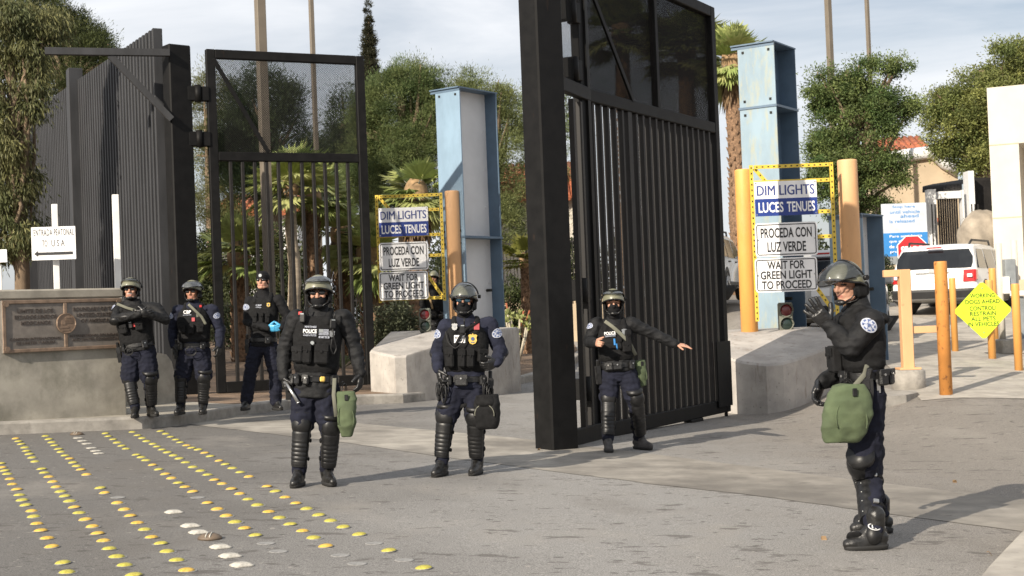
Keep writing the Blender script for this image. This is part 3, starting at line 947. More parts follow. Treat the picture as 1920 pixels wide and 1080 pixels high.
def bollard(name, px, ptop, pbase, rad_px, D, m, label, dome=0, group=None, zb=None):
    p = at(px, pbase, D); q = at(px, ptop, D)
    r = rad_px / (FPX / D)
    z0 = zb if zb is not None else p.z
    b = MB(); ht = q.z - z0
    pr = [(0, 1.0), (ht - .03, 1.0), (ht - .012, .985), (ht, .93)]
    if dome: pr = [(0, 1.0), (ht - r * .5, 1.0), (ht - r * .25, .9), (ht - r * .06, .6), (ht, .2)]
    b.tube([(0, 0, z) for z, k in pr], [r * k for z, k in pr], 28)
    o = b.build(name, m, None, False)
    o.location = (q.x, D, z0)
    return tag(o, label, 'bollard', group)
# left set
DL = 26.4
sign_set(710, DL, (389, 443, 454, 507, 509, 562), (93, 93), 'on the left rack')
rack(DL, 709, 830, 363, 566, (394, 441, 480, 560), 'yellow slotted steel rack holding the left lane signs')
bollard('bollard', 847, 358, 640, 13.5, 26.6, M['bollp'], 'tall peach bollard beside the left yellow sign rack', zb=.3)
# right set
DR = 21.6
sign_set(1415, DR, (339, 404, 417, 480, 483, 547), (117, 118), 'on the right rack')
rack(DR, 1415, 1566, 306, 600, (339, 398, 445), 'yellow slotted steel rack holding the right lane signs')
bollard('bollard', 1393, 318, 700, 16, 22.2, M['boll'], 'tall orange bollard immediately right of the tall black gate', zb=-.3)
bollard('bollard', 1588, 300, 700, 18.5, 22.0, M['bollp'], 'tall peach orange bollard behind the helmet of the officer raising a hand', zb=-.3)
# traffic lights
def traffic_light(px, py0, py1, D, label):
    a = at(px, py0, D); c = at(px, py1, D); h = a.z - c.z; wd = h * .46
    r = empty('traffic_light', (a.x, D, c.z), label, 'traffic light')
    b = MB(); b.box((0, .07, h / 2), (wd, .16, h), None, 0, .02)
    for k in (0, 1):
        z = h * (.74 if k == 0 else .28); rr = h * .205
        n = 22
        ring = [(rr * 1.08 * math.cos(2 * math.pi * i / n), -.02, z + rr * 1.08 * math.sin(2 * math.pi * i / n)) for i in range(n + 1)]
        b.tube(ring, .012, 6)
        hood = [(rr * 1.1 * math.cos(R(-10 + 200 * i / 14)), z + rr * 1.1 * math.sin(R(-10 + 200 * i / 14))) for i in range(15)]
        vs = [(x, -.015, zz) for x, zz in hood] + [(x, -.09, zz) for x, zz in hood]
        b.add(vs, [(i, i + 1, 16 + i, 15 + i) for i in range(14)], 0, True)
    b.cyl((0, .07, -.05), (0, .07, .02), .03)
    b.build('housing', M['lamph'], r, False)
    for k, mm in ((0, 'lensr'), (1, 'lensg')):
        z = h * (.74 if k == 0 else .28); rr = h * .205
        e = MB(); e.ell((0, -.012, z), (rr, .03, rr), None, 20, 10); e.build('lens', M[mm], r, False)
    return r
traffic_light(1473, 567, 623, 22.2, 'two lens traffic light on the right concrete barrier')
traffic_light(796, 578, 624, 25.2, 'two lens traffic light on the left concrete barrier below the signs')
# other signs
def post4(px, pw, ptop, D, zb, label, m, name='sign_post'):
    q = at(px, ptop, D); s = FPX / D
    b = MB(); b.box((0, 0, (q.z - zb) / 2), (pw / s, pw / s, q.z - zb), None, 0, .006)
    o = b.build(name, m, None, False); o.location = (q.x, D, zb); o.rotation_euler = (0, 0, R(20))
    return tag(o, label, 'post')
post4(102, 11, 383, 19.0, .2, 'white wooden post behind the wall carrying the pedestrian sign', M['white'])
post4(216, 12, 365, 19.6, .2, 'bare white wooden post behind the wall, left of the helmeted pair', M['white'])
post4(-2, 9, 496, 20, .2, 'white post at the left picture edge behind the wall', M['white'])
o, m, wd, h = board('pedestrian_sign', 60, 425, 141, 487, 18.85, 'white ENTRADA PEATONAL TO USA sign with a left arrow on a white post', 'sign', M['signw'], R(4), .008)
b = MB()
put_text(b, 'ENTRADA', m @ Matrix.Translation((-wd * .235, h * .33, .003)), wd * .42, h * .2, 0, .0, spacing=1.15)
put_text(b, 'PEATONAL', m @ Matrix.Translation((wd * .24, h * .33, .003)), wd * .45, h * .2, 0, .0, spacing=1.15)
put_text(b, 'TO', m @ Matrix.Translation((-wd * .2, 0, .003)), wd * .12, h * .2, 0, .0); put_text(b, 'U S A', m @ Matrix.Translation((wd * .1, 0, .003)), wd * .3, h * .2, 0, .0)
b.box((.03 * wd, -h * .31, .004), (wd * .8, h * .085, .002), m); b.prism([(-wd * .45, -h * .31), (-wd * .36, -h * .40), (-wd * .36, -h * .22)], .002, m, 0, .003)
b.build('lettering', M['signk'], o)
board('small_sign', -18, 468, 13, 492, 19.9, 'small white sign cut by the left picture edge', 'sign', M['signw'], 0, .01)

# ================================================================== BLUE STEEL COLUMNS
def column(D, px_left, v, wfl, L, z0, z1, seam, mfl, mweb, mfar, label, cap=.12):
    """H section: near flange, web, far flange; v = web direction away from the camera"""
    v = Vector((v[0], v[1], 0)).normalized(); u = Vector((v.y, -v.x, 0))
    A = at(px_left, 500, D); A = Vector((A.x, A.y, 0))
    r = empty('steel_column', (A.x, A.y, z0), label, 'column')
    t = .025
    def fm(o): return frame(u, v, (0, 0, 1), o)
    b = MB(); b.box((wfl / 2, 0, (z0 + z1) / 2), (wfl, t, z1 - z0), fm(A), 0)
    b.build('near_flange', mfl, r)
    b = MB(); b.box((wfl / 2, L / 2, (z0 + z1) / 2), (.03, L - t, z1 - z0), fm(A))
    zz = z0 + .4
    while zz < z1:
        for yy in (.06, L - .1): b.box((wfl / 2 + .02, yy, zz), (.02, .03, .03), fm(A))
        zz += .75
    b.build('web', mweb, r)
    b = MB(); b.box((wfl / 2, L, (z0 + z1) / 2), (wfl, t, z1 - z0), fm(A)); b.build('far_flange', mfar, r)
    b = MB(); b.box((wfl / 2 - cap / 2, L / 2, z1 + .012), (wfl + cap, L + .1, .024), fm(A))
    b.box((wfl / 2 - cap / 2, -.0, z1 - .03), (wfl + cap, .035, .05), fm(A))
    for sz in seam: b.box((wfl / 2, L / 2, sz), (wfl + .03, L + .06, .04), fm(A))
    for q in (.1, wfl - .1):
        for zq in [z1 - .12] + [x + .12 for x in seam] + [x - .12 for x in seam]: b.box((q, -.016, zq), (.04, .02, .04), fm(A), 1)
    b.build('cap_plate', [mfar, M['hole']], r)
    b = MB(); b.cyl(A + u * wfl * .52 + v * L * .85 + Vector((0, 0, z0 + 1.75)), A + u * wfl * .72 + v * L * .85 + Vector((0, 0, z0 + 1.75)), .03, 10); b.build('pipe_stub', M['hole'], r)
    return r
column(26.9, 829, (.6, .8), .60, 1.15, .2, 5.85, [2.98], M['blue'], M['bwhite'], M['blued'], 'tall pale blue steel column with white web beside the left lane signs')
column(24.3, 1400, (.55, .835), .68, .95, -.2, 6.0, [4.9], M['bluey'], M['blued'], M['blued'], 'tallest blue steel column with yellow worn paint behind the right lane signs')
column(22.9, 1558, (.6, .8), .58, .85, -.1, 2.86, [], M['blue'], M['bwhite'], M['blued'], 'short blue steel column with white web behind the officer raising a hand', .02)

# ================================================================== BOLLARDS, RAILS (right)
def ground_D(px, py, z=None):
    return ground_pt(px, py).y
bollard('bollard', 1763, 490, 741, 12, ground_D(1763, 741), M['bollr'], 'rusty orange leaning bollard nearest the road edge, in front of the parked car')
bollard('bollard', 1785, 521, 659, 6, ground_D(1785, 659), M['boll'], 'thin orange bollard between the rusty bollard and the lime sign')
bollard('bollard', 1854, 525, 673, 7, ground_D(1854, 673), M['boll'], 'thin orange bollard carrying the lime diamond sign')
bollard('bollard', 1860, 503, 640, 6.5, ground_D(1860, 640), M['boll'], 'thin orange bollard behind the lime diamond sign')
bollard('bollard', 1903, 532, 695, 7.5, ground_D(1903, 695), M['boll'], 'rust spotted orange bollard at the right edge beside the lime sign')
Dg = 19.6
q = at(1703, 705, Dg)
gb = empty('barrier_post', (q.x, Dg, g(q.x, Dg)), 'square peach steel post with side rails on a round concrete footing', 'post')
zt = at(1703, 505, Dg).z; zb_ = g(q.x, Dg)
b = MB(); b.box((0, 0, (zt - zb_) / 2 + .1), (.155, .155, zt - zb_ - .2), None, 0, .01); b.box((0, 0, .28), (.3, .3, .03), None, 0, .005); b.build('upright', M['bollp'], gb, False)
b = MB(); b.tube([(0, 0, -.1), (0, 0, .24), (0, 0, .265)], [.235, .235, .215], 24); b.build('footing', M['kerb'], gb, False)
b = MB(); b.box((-.17, 0, zt - zb_ - .05), (.24, .1, .1), None, 0, .006); b.build('side_rail', M['bollp'], gb, False); b = MB(); b.box((.27, 0, .82), (.38, .08, .1), None, 0, .006); b.build('side_rail', M['bollp'], gb, False)
# lime diamond sign
Dd = ground_D(1854, 673) - .12
c = at(1843, 582, Dd); s_ = FPX / Dd
ds = 52 / s_
mm = frame((1, 0, 0), (0, 0, 1), (0, -1, 0), c)
b = MB(); rr = .03
b.prism([(ds, rr), (rr, ds), (-rr, ds), (-ds, rr), (-ds, -rr), (-rr, -ds), (rr, -ds), (ds, -rr)], .004, mm, 0, -.004)
o = tag(b.build('diamond_sign', M['signg'], None, True, tuple(c)), 'lime diamond WORKING DOGS AHEAD sign on a thin orange bollard', 'sign')
b = MB()
for s, fw, fy in (('WORKING', .95, .50), ('DOGS AHEAD', 1.32, .28), ('CONTROL/', 1.02, .04), ('RESTRAIN', 1.0, -.15), ('ALL PETS', .94, -.34), ('IN VEHICLES', 1.2, -.53)):
    put_text(b, s, mm @ Matrix.Translation((0, fy * ds + .018, .003)), fw * ds * .94, ds * .155, 0, .012)
b.build('lettering', M['signk'], o); bolts(o, mm, [(0, ds * .8), (0, -ds * .8)])
# barrier machine at right edge
Dm = 24.5
q = at(1900, 690, Dm)
bm_ = empty('barrier_machine', (q.x, Dm, g(q.x, Dm)), 'grey barrier cabinet with cream posts and a white arm at the right edge', 'barrier machine')
b = MB(); b.box((.08, 0, .12), (.7, .5, .26), None, 0, .02); b.build('footing', M['kerb'], bm_, False)
b = MB(); b.box((.0, 0, 1.35), (.19, .2, .62), None, 0, .015); b.box((.14, 0, .6), (.16, .16, .8), None, 0, .01); b.build('cabinet', M['grey'], bm_, False)
b = MB(); b.cyl((-.13, .1, .2), (-.13, .1, 1.95), .055); b.cyl((.2, .25, .2), (.2, .25, 2.0), .055); b.build('cream_post', M['cream'], bm_, False)
b = MB(); b.box((.7, -.14, 1.05), (1.5, .05, .09), None, 0, .01); b.box((-.1, -.1, 1.2), (.12, .1, .3), None, 0, .01); b.build('arm', M['white'], bm_, False)
b = MB(); b.tube([(.2, -.2, 1.1), (.33, -.22, .8), (.3, -.2, .4), (.2, -.2, .2)], .018, 8); b.tube([(.25, -.2, 1.1), (.42, -.22, .9), (.4, -.2, .5), (.3, -.2, .2)], .014, 8); b.build('cable', M['tyre'], bm_, False)

# ================================================================== ROAD STUDS
rows = {
 'first': [(5,327,0),(12,350,1),(28,368,0),(42,388,0),(57,415,1),(70,446,1),(95,475,1),(110,506,0),(124,535,0),(145,563,0),(178,596,1),(190,628,0),(208,667,1),(230,707,1),(266,750,1),(291,797,1),(353,886,0),(378,940,0)],
 'second': [(88,187,1),(105,203,0),(120,219,0),(140,238,0),(150,257,0),(165,275,0),(180,295,0),(197,317,0),(235,358,0),(250,381,0),(275,403,1),(297,431,1),(316,460,1),(340,487,0),(365,512,0),(392,541,0),(418,574,1),(446,607,0),(480,645,1),(520,684,1),(549,722,1),(583,765,1),(615,808,0),(657,854,0),(702,902,0),(752,955,0)],
 'third': [(257,173,0),(275,190,0),(292,208,0),(308,226,0),(330,246,0),(343,263,0),(367,283,0),(392,301,1),(410,322,0),(432,342,0),(455,362,1),(487,390,1),(564,465,0),(588,493,1),(660,551,1),(700,587,1),(733,622,1),(773,662,1),(815,701,0),(853,744,1),(905,778,0),(940,825,0),(995,873,0),(1050,930,1)],
 'fourth': [(593,158,0),(610,175,0),(637,192,0),(660,210,0),(685,228,0),(710,245,0),(767,279,0),(795,293,0),(822,310,0),(858,336,1),(893,361,0),(930,387,1),(965,411,1),(1003,438,0),(1042,461,1),(1084,487,1),(1167,551,1),(1222,585,1),(1273,623,1),(1322,658,0),(1376,694,1),(1437,733,0)],
 'fifth': [(745,151,0),(775,169,0),(800,185,0),(825,202,0),(860,218,0),(884,233,0),(912,250,0),(942,265,0),(976,282,0),(1008,299,0),(1045,322,0),(1085,348,0),(1128,369,0),(1168,392,0),(1207,420,1),(1250,443,1),(1302,471,1),(1348,498,1),(1396,531,0),(1448,562,0),(1512,600,1),(1572,634,0),(1632,670,0),(1702,708,1),(1765,748,0),(1832,794,1)],
 'sixth': [(903,145,0),(933,160,0),(960,178,0),(990,194,0),(1015,209,0),(1050,226,1),(1078,240,0),(1115,249,0),(1152,268,1),(1183,287,0),(1232,312,1),(1268,332,0),(1308,354,0),(1352,378,0),(1400,402,1),(1502,458,1),(1549,485,0),(1605,520,1),(1665,552,1),(1725,584,0),(1792,619,0),(1860,652,0),(1930,686,0),(2020,727,0),(2187,817,0),(2383,917,0)],
}
def dome_mesh(m, r=.047, h=.016):
    b = MB(); b.tube([(.006, .004, 0), (.006, .004, .0025)], [r * 1.22, r * 1.14], 15, 1); pr = [(0, 1.0), (.004, 1.0), (.010, .84), (.0142, .62), (.0165, .36), (.0172, .0001)]
    b.tube([(0, 0, z) for z, k in pr], [r * k for z, k in pr], 20)
    o = b.build('road_stud', [m, M['studG']], None, False); me = o.data; bpy.data.objects.remove(o); return me
def scar_mesh():
    b = MB(); b.tube([(0, 0, 0), (0, 0, .003)], [.06, .055], 18); o = b.build('glue_scar', M['studG'], None, False); me = o.data; bpy.data.objects.remove(o); return me
sy_, so_, sg_ = dome_mesh(M['studY']), dome_mesh(M['studO'], .045, .015), scar_mesh()
def put(me, name, cx, cy, label, cat, group=None, rz=0, sc=1.0, lift=.001):
    p = ground_pt(cx / 3, 760 + cy / 3)
    o = bpy.data.objects.new(name, me); COL.objects.link(o)
    o.location = (p.x, p.y, g(p.x, p.y) + lift); o.rotation_euler = (0, 0, rz); o.scale = (sc, sc, 1)
    e = .3
    sx = (g(p.x + e, p.y) - g(p.x - e, p.y)) / (2 * e)
    o.rotation_euler = (0, -math.atan(sx), rz)
    return tag(o, label, cat, group)
for rn, L_ in rows.items():
    for (cx, cy, k) in L_:
        put(so_ if k else sy_, 'road_stud', cx, cy + 3, ('worn orange' if k else 'glossy yellow') + ' round road stud in the ' + rn + ' row from the left', 'road stud', 'round road studs in rows across the road', random.uniform(0, 6), random.uniform(.95, 1.05))
for (cx, cy) in ((1497,780),(1567,824),(2105,778),(2060-145,846),(2020-10,895),(2275,872),(1113,520),(664,521)):
    put(sg_, 'glue_scar', cx, cy, 'pale glue scar left on the asphalt by a lost stud', 'glue scar', 'glue scars of lost studs')
# white markers and brown domes
def marker_mesh(r, h):
    b = MB(); n = 14
    pr = [(0, 1), (.006, 1), (h * .6, .82), (h, .55)]
    b.loft([((0, 0, z), (r * k, 0, 0), (0, r * k, 0), 5) for z, k in pr], 24)
    o = b.build('white_marker', M['studW'], None, False, sharp=35); me = o.data; bpy.data.objects.remove(o); return me
wm, wm2 = marker_mesh(.060, .02), marker_mesh(.05, .012)
for (cx, cy) in ((440,183),(465,200),(490,216),(515,240),(540,256),(557,270)):
    put(wm2, 'white_marker', cx, cy + 3, 'flat white square lane marker in the short line near the kerb', 'lane marker', 'white square lane markers', R(40))
for (cx, cy) in ((978,602),(1072,680),(1118,717),(1240,800),(1295,852),(1360,900)):
    put(wm, 'white_marker', cx, cy + 3, 'raised white square lane marker in the front part of the road', 'lane marker', 'white square lane markers', R(35))
def brown_dome(cx, cy, r, label):
    b = MB(); pr = [(0, 1), (.012, .99), (.024, .82), (.033, .55), (.038, .25), (.039, .0001)]
    b.tube([(0, 0, z) for z, k in pr], [r * k for z, k in pr], 24)
    o = b.build('lane_dome', M['studB'], None, False); me = o.data
    bpy.data.objects.remove(o)
    o = put(me, 'lane_dome', cx, cy, label, 'lane dome')
    b = MB()
    for k in (-1, 1): b.tube([(k * .013, -r * .9, .022), (k * .013, -r * .55, .034), (k * .013, 0, .0405), (k * .013, r * .55, .034), (k * .013, r * .9, .022)], .0045, 6)
    b.build('stripe', M['studW'], o, False)
brown_dome(1180, 752, .078, 'large brown striped dome among the front white markers')
brown_dome(432, 166, .08, 'large brown dome at the kerb end of the white marker line')

# fallen leaves on the asphalt
for k, (px, py) in enumerate(((1545, 1013), (1858, 1042), (1790, 905), (1010, 845))):
    p = ground_pt(px, py)
    b = MB(); n = 9
    pts = [(.05 * math.sin(math.pi * i / n) * (.7 if i % 2 else 1), -.06 + .12 * i / n) for i in range(n + 1)] + [(-.045 * math.sin(math.pi * i / n), -.06 + .12 * i / n) for i in range(n - 1, 0, -1)]
    b.add([(x, y, .012 + .25 * abs(x) + .04 * math.sin(y * 40)) for x, y in pts], [tuple(range(len(pts)))])
    o = b.build('fallen_leaf', M['deadf'], None, False); o.location = (p.x, p.y, p.z + .002); o.rotation_euler = (0, 0, k * 1.3); o.scale = (.42, .42, .42)
    tag(o, ('dry brown leaf lying on the road in front of the officer raising a hand', 'dry brown leaf at the right road edge by the kerb', 'dry brown leaf lying behind the shadow at right', 'dry brown leaf at the foot of the middle gate post')[k], 'leaf')
# ================================================================== FOLIAGE
def quads_obj(name, V, F_, T, m, parent=None, loc=(0, 0, 0)):
    """V (n,k,3) leaf corners, T (n,3) tint"""
    n, k = V.shape[0], V.shape[1]
    me = bpy.data.meshes.new(name)
    me.vertices.add(n * k); me.vertices.foreach_set('co', V.reshape(-1).astype(np.float32))
    me.loops.add(n * k); me.loops.foreach_set('vertex_index', np.arange(n * k, dtype=np.int32))
    me.polygons.add(n)
    me.polygons.foreach_set('loop_start', np.arange(0, n * k, k, dtype=np.int32))
    me.polygons.foreach_set('loop_total', np.full(n, k, np.int32))
    me.update(calc_edges=True)
    a = me.color_attributes.new('tint', 'FLOAT_COLOR', 'CORNER')
    c = np.ones((n, k, 4), np.float32); c[:, :, :3] = T[:, None, :]
    a.data.foreach_set('color', c.reshape(-1))
    me.materials.append(m)
    o = bpy.data.objects.new(name, me); COL.objects.link(o)
    if parent is not None: o.parent = parent
    else: o.location = loc
    return o
def unit(a): return a / np.maximum(np.linalg.norm(a, axis=-1, keepdims=True), 1e-9)
def crown(name, ells, nclump, nleaf, cr, leaf, col, parent, var=.35, style='broad', col2=None, shell=.45, m=None):
    """ells: (centre, radii) in the tree's own space; leaves gather in clumps of their own size"""
    ells = [(np.array(c, float), np.array(r, float)) for c, r in ells]
    wts = np.array([np.prod(r) ** .7 for c, r in ells]); wts /= wts.sum()
    pick = rng.choice(len(ells), nclump, p=wts)
    C = np.array([e[0] for e in ells])[pick]; Rr = np.array([e[1] for e in ells])[pick]
    d = unit(rng.normal(size=(nclump, 3)))
    rad = shell + (1.04 - shell) * rng.random((nclump, 1)) ** .6
    cc = C + d * Rr * rad
    csz = cr * rng.uniform(.55, 1.35, (nclump, 1))
    idx = np.repeat(np.arange(nclump), nleaf)
    n = len(idx)
    off = rng.normal(size=(n, 3)) * .40
    off[:, 2] *= .75
    P = cc[idx] + off * csz[idx]
    out = unit(unit(off) + .5 * d[idx])
    l, wd = leaf
    ln = l * rng.uniform(.6, 1.3, (n, 1)); w_ = wd * rng.uniform(.7, 1.3, (n, 1))
    if style == 'needle':
        a = unit(out + np.array([0, 0, .55]) + rng.normal(size=(n, 3)) * .45)
    elif style == 'droop':
        a = unit(out * .35 + np.array([0, 0, -.9]) + rng.normal(size=(n, 3)) * .3)
    else:
        a = unit(out * .5 + rng.normal(size=(n, 3)) * .7)
    s = unit(np.cross(a, rng.normal(size=(n, 3))))
    q = np.stack([P, P + a * ln * .5 + s * w_ * .5, P + a * ln, P + a * ln * .5 - s * w_ * .5], 1)
    base = np.array(col); b2 = np.array(col2 if col2 is not None else col)
    mix = rng.random((nclump, 1))[idx]
    T = (base * (1 - mix) + b2 * mix) * (1 + var * (rng.random((nclump, 1)) * 2 - 1))[idx] * rng.uniform(.75, 1.25, (n, 1))
    return quads_obj(name, q, None, np.clip(T, .004, 1), m or M['leaf'], parent)
def limbs(parent, base_r, H, tips, name='trunk', m=None, lean=(0, 0)):
    b = MB()
    top = Vector((lean[0], lean[1], H))
    tr = [Vector((0, 0, -.3)), Vector((lean[0] * .3 + .05, lean[1] * .3, H * .35)), Vector((lean[0] * .7 - .04, lean[1] * .7, H * .7)), top]
    b.tube(tr, [base_r * 1.25, base_r, base_r * .75, base_r * .4], 10)
    for t in tips:
        t = Vector(t); f = random.uniform(.35, .8); s = tr[0].lerp(top, f)
        mid = s.lerp(t, .5) + Vector((random.uniform(-.3, .3), random.uniform(-.3, .3), random.uniform(0, .4)))
        b.tube([s, mid, t], [base_r * .45, base_r * .28, base_r * .08], 7)
    return b.build(name, m or M['bark'], parent, False)
def tree(name, px, D, pbase, label, ells_px, nclump, nleaf, cr, leaf, col, col2=None, style='broad', base_r=.2, group=None, depth=.75, shell=.45, trunk=True, trunk_px=None):
    """ells_px: (px, py, rx_px, ry_px[, dy]) crown lobes as they show in the photo, at depth D"""
    s = FPX / D
    bx = at(trunk_px or px, pbase, D)
    z0 = g(bx.x, D)
    r = empty(name, (bx.x, D, z0), label, 'tree', group)
    E = []
    for e in ells_px:
        p = at(e[0], e[1], D); dy = e[4] if len(e) > 4 else random.uniform(-.6, .6) * e[2] / s * .5
        rx, rz_ = max(.12, e[2] / s - cr * .5), max(.12, e[3] / s - cr * .45); E.append(((p.x - bx.x, dy, p.z - z0), (rx, max(.4, rx * depth), rz_)))
    for c_, q_ in list(E):
        for _ in range(3):
            d_ = Vector(rng.normal(size=3)).normalized(); d_.z = abs(d_.z) * .8 if random.random() < .7 else d_.z; k_ = random.uniform(.22, .42)
            E.append((tuple(c_[i] + d_[i] * q_[i] * 1.05 for i in range(3)), tuple(max(.15, v * k_) for v in q_)))
    crown('crown', E, nclump, nleaf, cr, leaf, col, r, style=style, col2=col2, shell=shell + .12)
    E = E[:len(ells_px)]
    tips = [c for c, q in E] + [tuple(Vector(c) + Vector((random.uniform(-1, 1) * q[0] * .7, random.uniform(-1, 1) * q[1] * .7, random.uniform(-.2, .8) * q[2]))) for c, q in E for _ in range(3)]
    topz = max(c[2] for c, q in E)
    limbs(r, base_r, topz, tips, lean=(E[0][0][0] * .6, 0))
    return r
PINE, PINE2 = (.070, .108, .040), (.175, .205, .075)
DARK, DARK2 = (.028, .048, .022), (.070, .095, .038)
# pine belt behind the gates
G_ = 'pines standing behind the gates'
tree('pine_tree', 760, 56, 560, 'broad sunlit pine between the left gate leaf and the pale blue column', [(760, 215, 95, 95), (720, 330, 90, 110), (800, 300, 80, 120), (770, 150, 55, 45), (700, 240, 60, 90), (820, 180, 50, 60)], 800, 280, .52, (.13, .021), PINE, PINE2, 'needle', .3, G_)
tree('pine_tree', 930, 52, 560, 'sparse pale pine behind the blue column and the middle post', [(905, 190, 70, 60), (950, 300, 60, 110), (900, 330, 60, 90), (955, 210, 40, 60), (930, 420, 70, 60)], 340, 230, .48, (.13, .021), (.105, .135, .052), (.20, .22, .085), 'needle', .25, G_)
tree('pine_tree', 520, 50, 560, 'dark pine seen through the left gate leaf panel', [(490, 190, 75, 75), (460, 270, 70, 90), (530, 255, 60, 80), (500, 340, 80, 60)], 400, 210, .6, (.14, .024), DARK, DARK2, 'needle', .3, G_)
tree('pine_tree', 640, 58, 560, 'dark pine behind the free end of the left gate leaf', [(655, 230, 45, 80), (650, 320, 60, 90), (625, 340, 45, 70)], 280, 210, .6, (.14, .024), DARK, DARK2, 'needle', .3, G_)
tree('pine_tree', 400, 62, 560, 'pine in the gap between left post and left gate leaf', [(395, 200, 60, 90), (400, 340, 60, 110), (430, 420, 60, 60)], 260, 190, .62, (.15, .026), (.08, .095, .04), (.17, .17, .065), 'needle', .3, G_)
tree('pine_tree', 1010, 64, 560, 'dark pine mostly behind the middle gate post', [(1010, 420, 90, 60), (1020, 250, 70, 120), (960, 440, 60, 50)], 240, 170, .62, (.15, .026), PINE, PINE2, 'needle', .3, G_)
# cypress
D = 60; s = FPX / D; p = at(692, 80, D); z0 = g(p.x, D)
cy = empty('cypress_tree', (p.x, D, z0), 'thin dark cypress spire rising above the pines', 'tree')
hh = at(690, 22, D).z - z0
crown('crown', [((0, 0, hh * f), (.40 * k, .40 * k, hh * .09)) for f, k in ((.45, 1.2), (.55, 1.2), (.65, 1.05), (.74, .95), (.82, .75), (.89, .55), (.945, .32))], 620, 120, .17, (.12, .03), (.036, .038, .022), cy, col2=(.055, .055, .03), style='needle', shell=.2)
limbs(cy, .18, hh * .97, [])
# big tree at left
tree('willowy_tree', 60, 25, 540, 'large leaning willowy tree with drooping leaves at the left picture edge', [(20, 50, 75, 75), (-15, 180, 80, 100), (15, 290, 50, 60), (0, 390, 55, 60), (60, 100, 40, 55), (-70, 260, 90, 200), (50, 440, 28, 40), (66, 190, 24, 50), (10, 470, 30, 45), (45, 350, 24, 45), (95, 50, 40, 40)], 480, 120, .30, (.115, .022), (.075, .09, .036), (.17, .165, .068), 'droop', .13, None, .6, .3, trunk_px=38)
tree('pine_tree', 150, 44, 560, 'dark green pine behind the left end of the picket fence', [(125, 60, 70, 60), (175, 90, 45, 45), (190, 100, 40, 40), (120, 150, 80, 60), (70, 30, 70, 50), (215, 120, 30, 35)], 340, 220, .46, (.12, .022), (.035, .048, .02), (.085, .10, .035), 'needle', .3, G_)
# right trees
G2 = 'leafy trees on the right'
tree('leafy_tree', 1600, 42, 560, 'tall bushy green tree behind the yellow rack and short blue column', [(1600, 250, 85, 110), (1560, 180, 55, 50), (1660, 210, 55, 60), (1680, 130, 30, 30), (1620, 140, 45, 40), (1560, 330, 70, 90), (1650, 320, 50, 50), (1690, 335, 26, 14), (1540, 140, 24, 18), (1640, 395, 50, 40), (1705, 200, 20, 20)], 520, 170, .36, (.095, .035), (.055, .095, .03), (.15, .185, .06), 'broad', .22, G2, .75, .35)
tree('leafy_tree', 1850, 56, 560, 'wide yellow green tree above the car and the cream building', [(1850, 200, 95, 95), (1800, 240, 75, 80), (1900, 130, 80, 60), (1760, 190, 35, 40), (1850, 290, 80, 40), (1935, 200, 60, 90), (1780, 290, 40, 30)], 520, 170, .5, (.125, .05), (.10, .13, .04), (.23, .24, .075), 'broad', .3, G2, .75, .35)
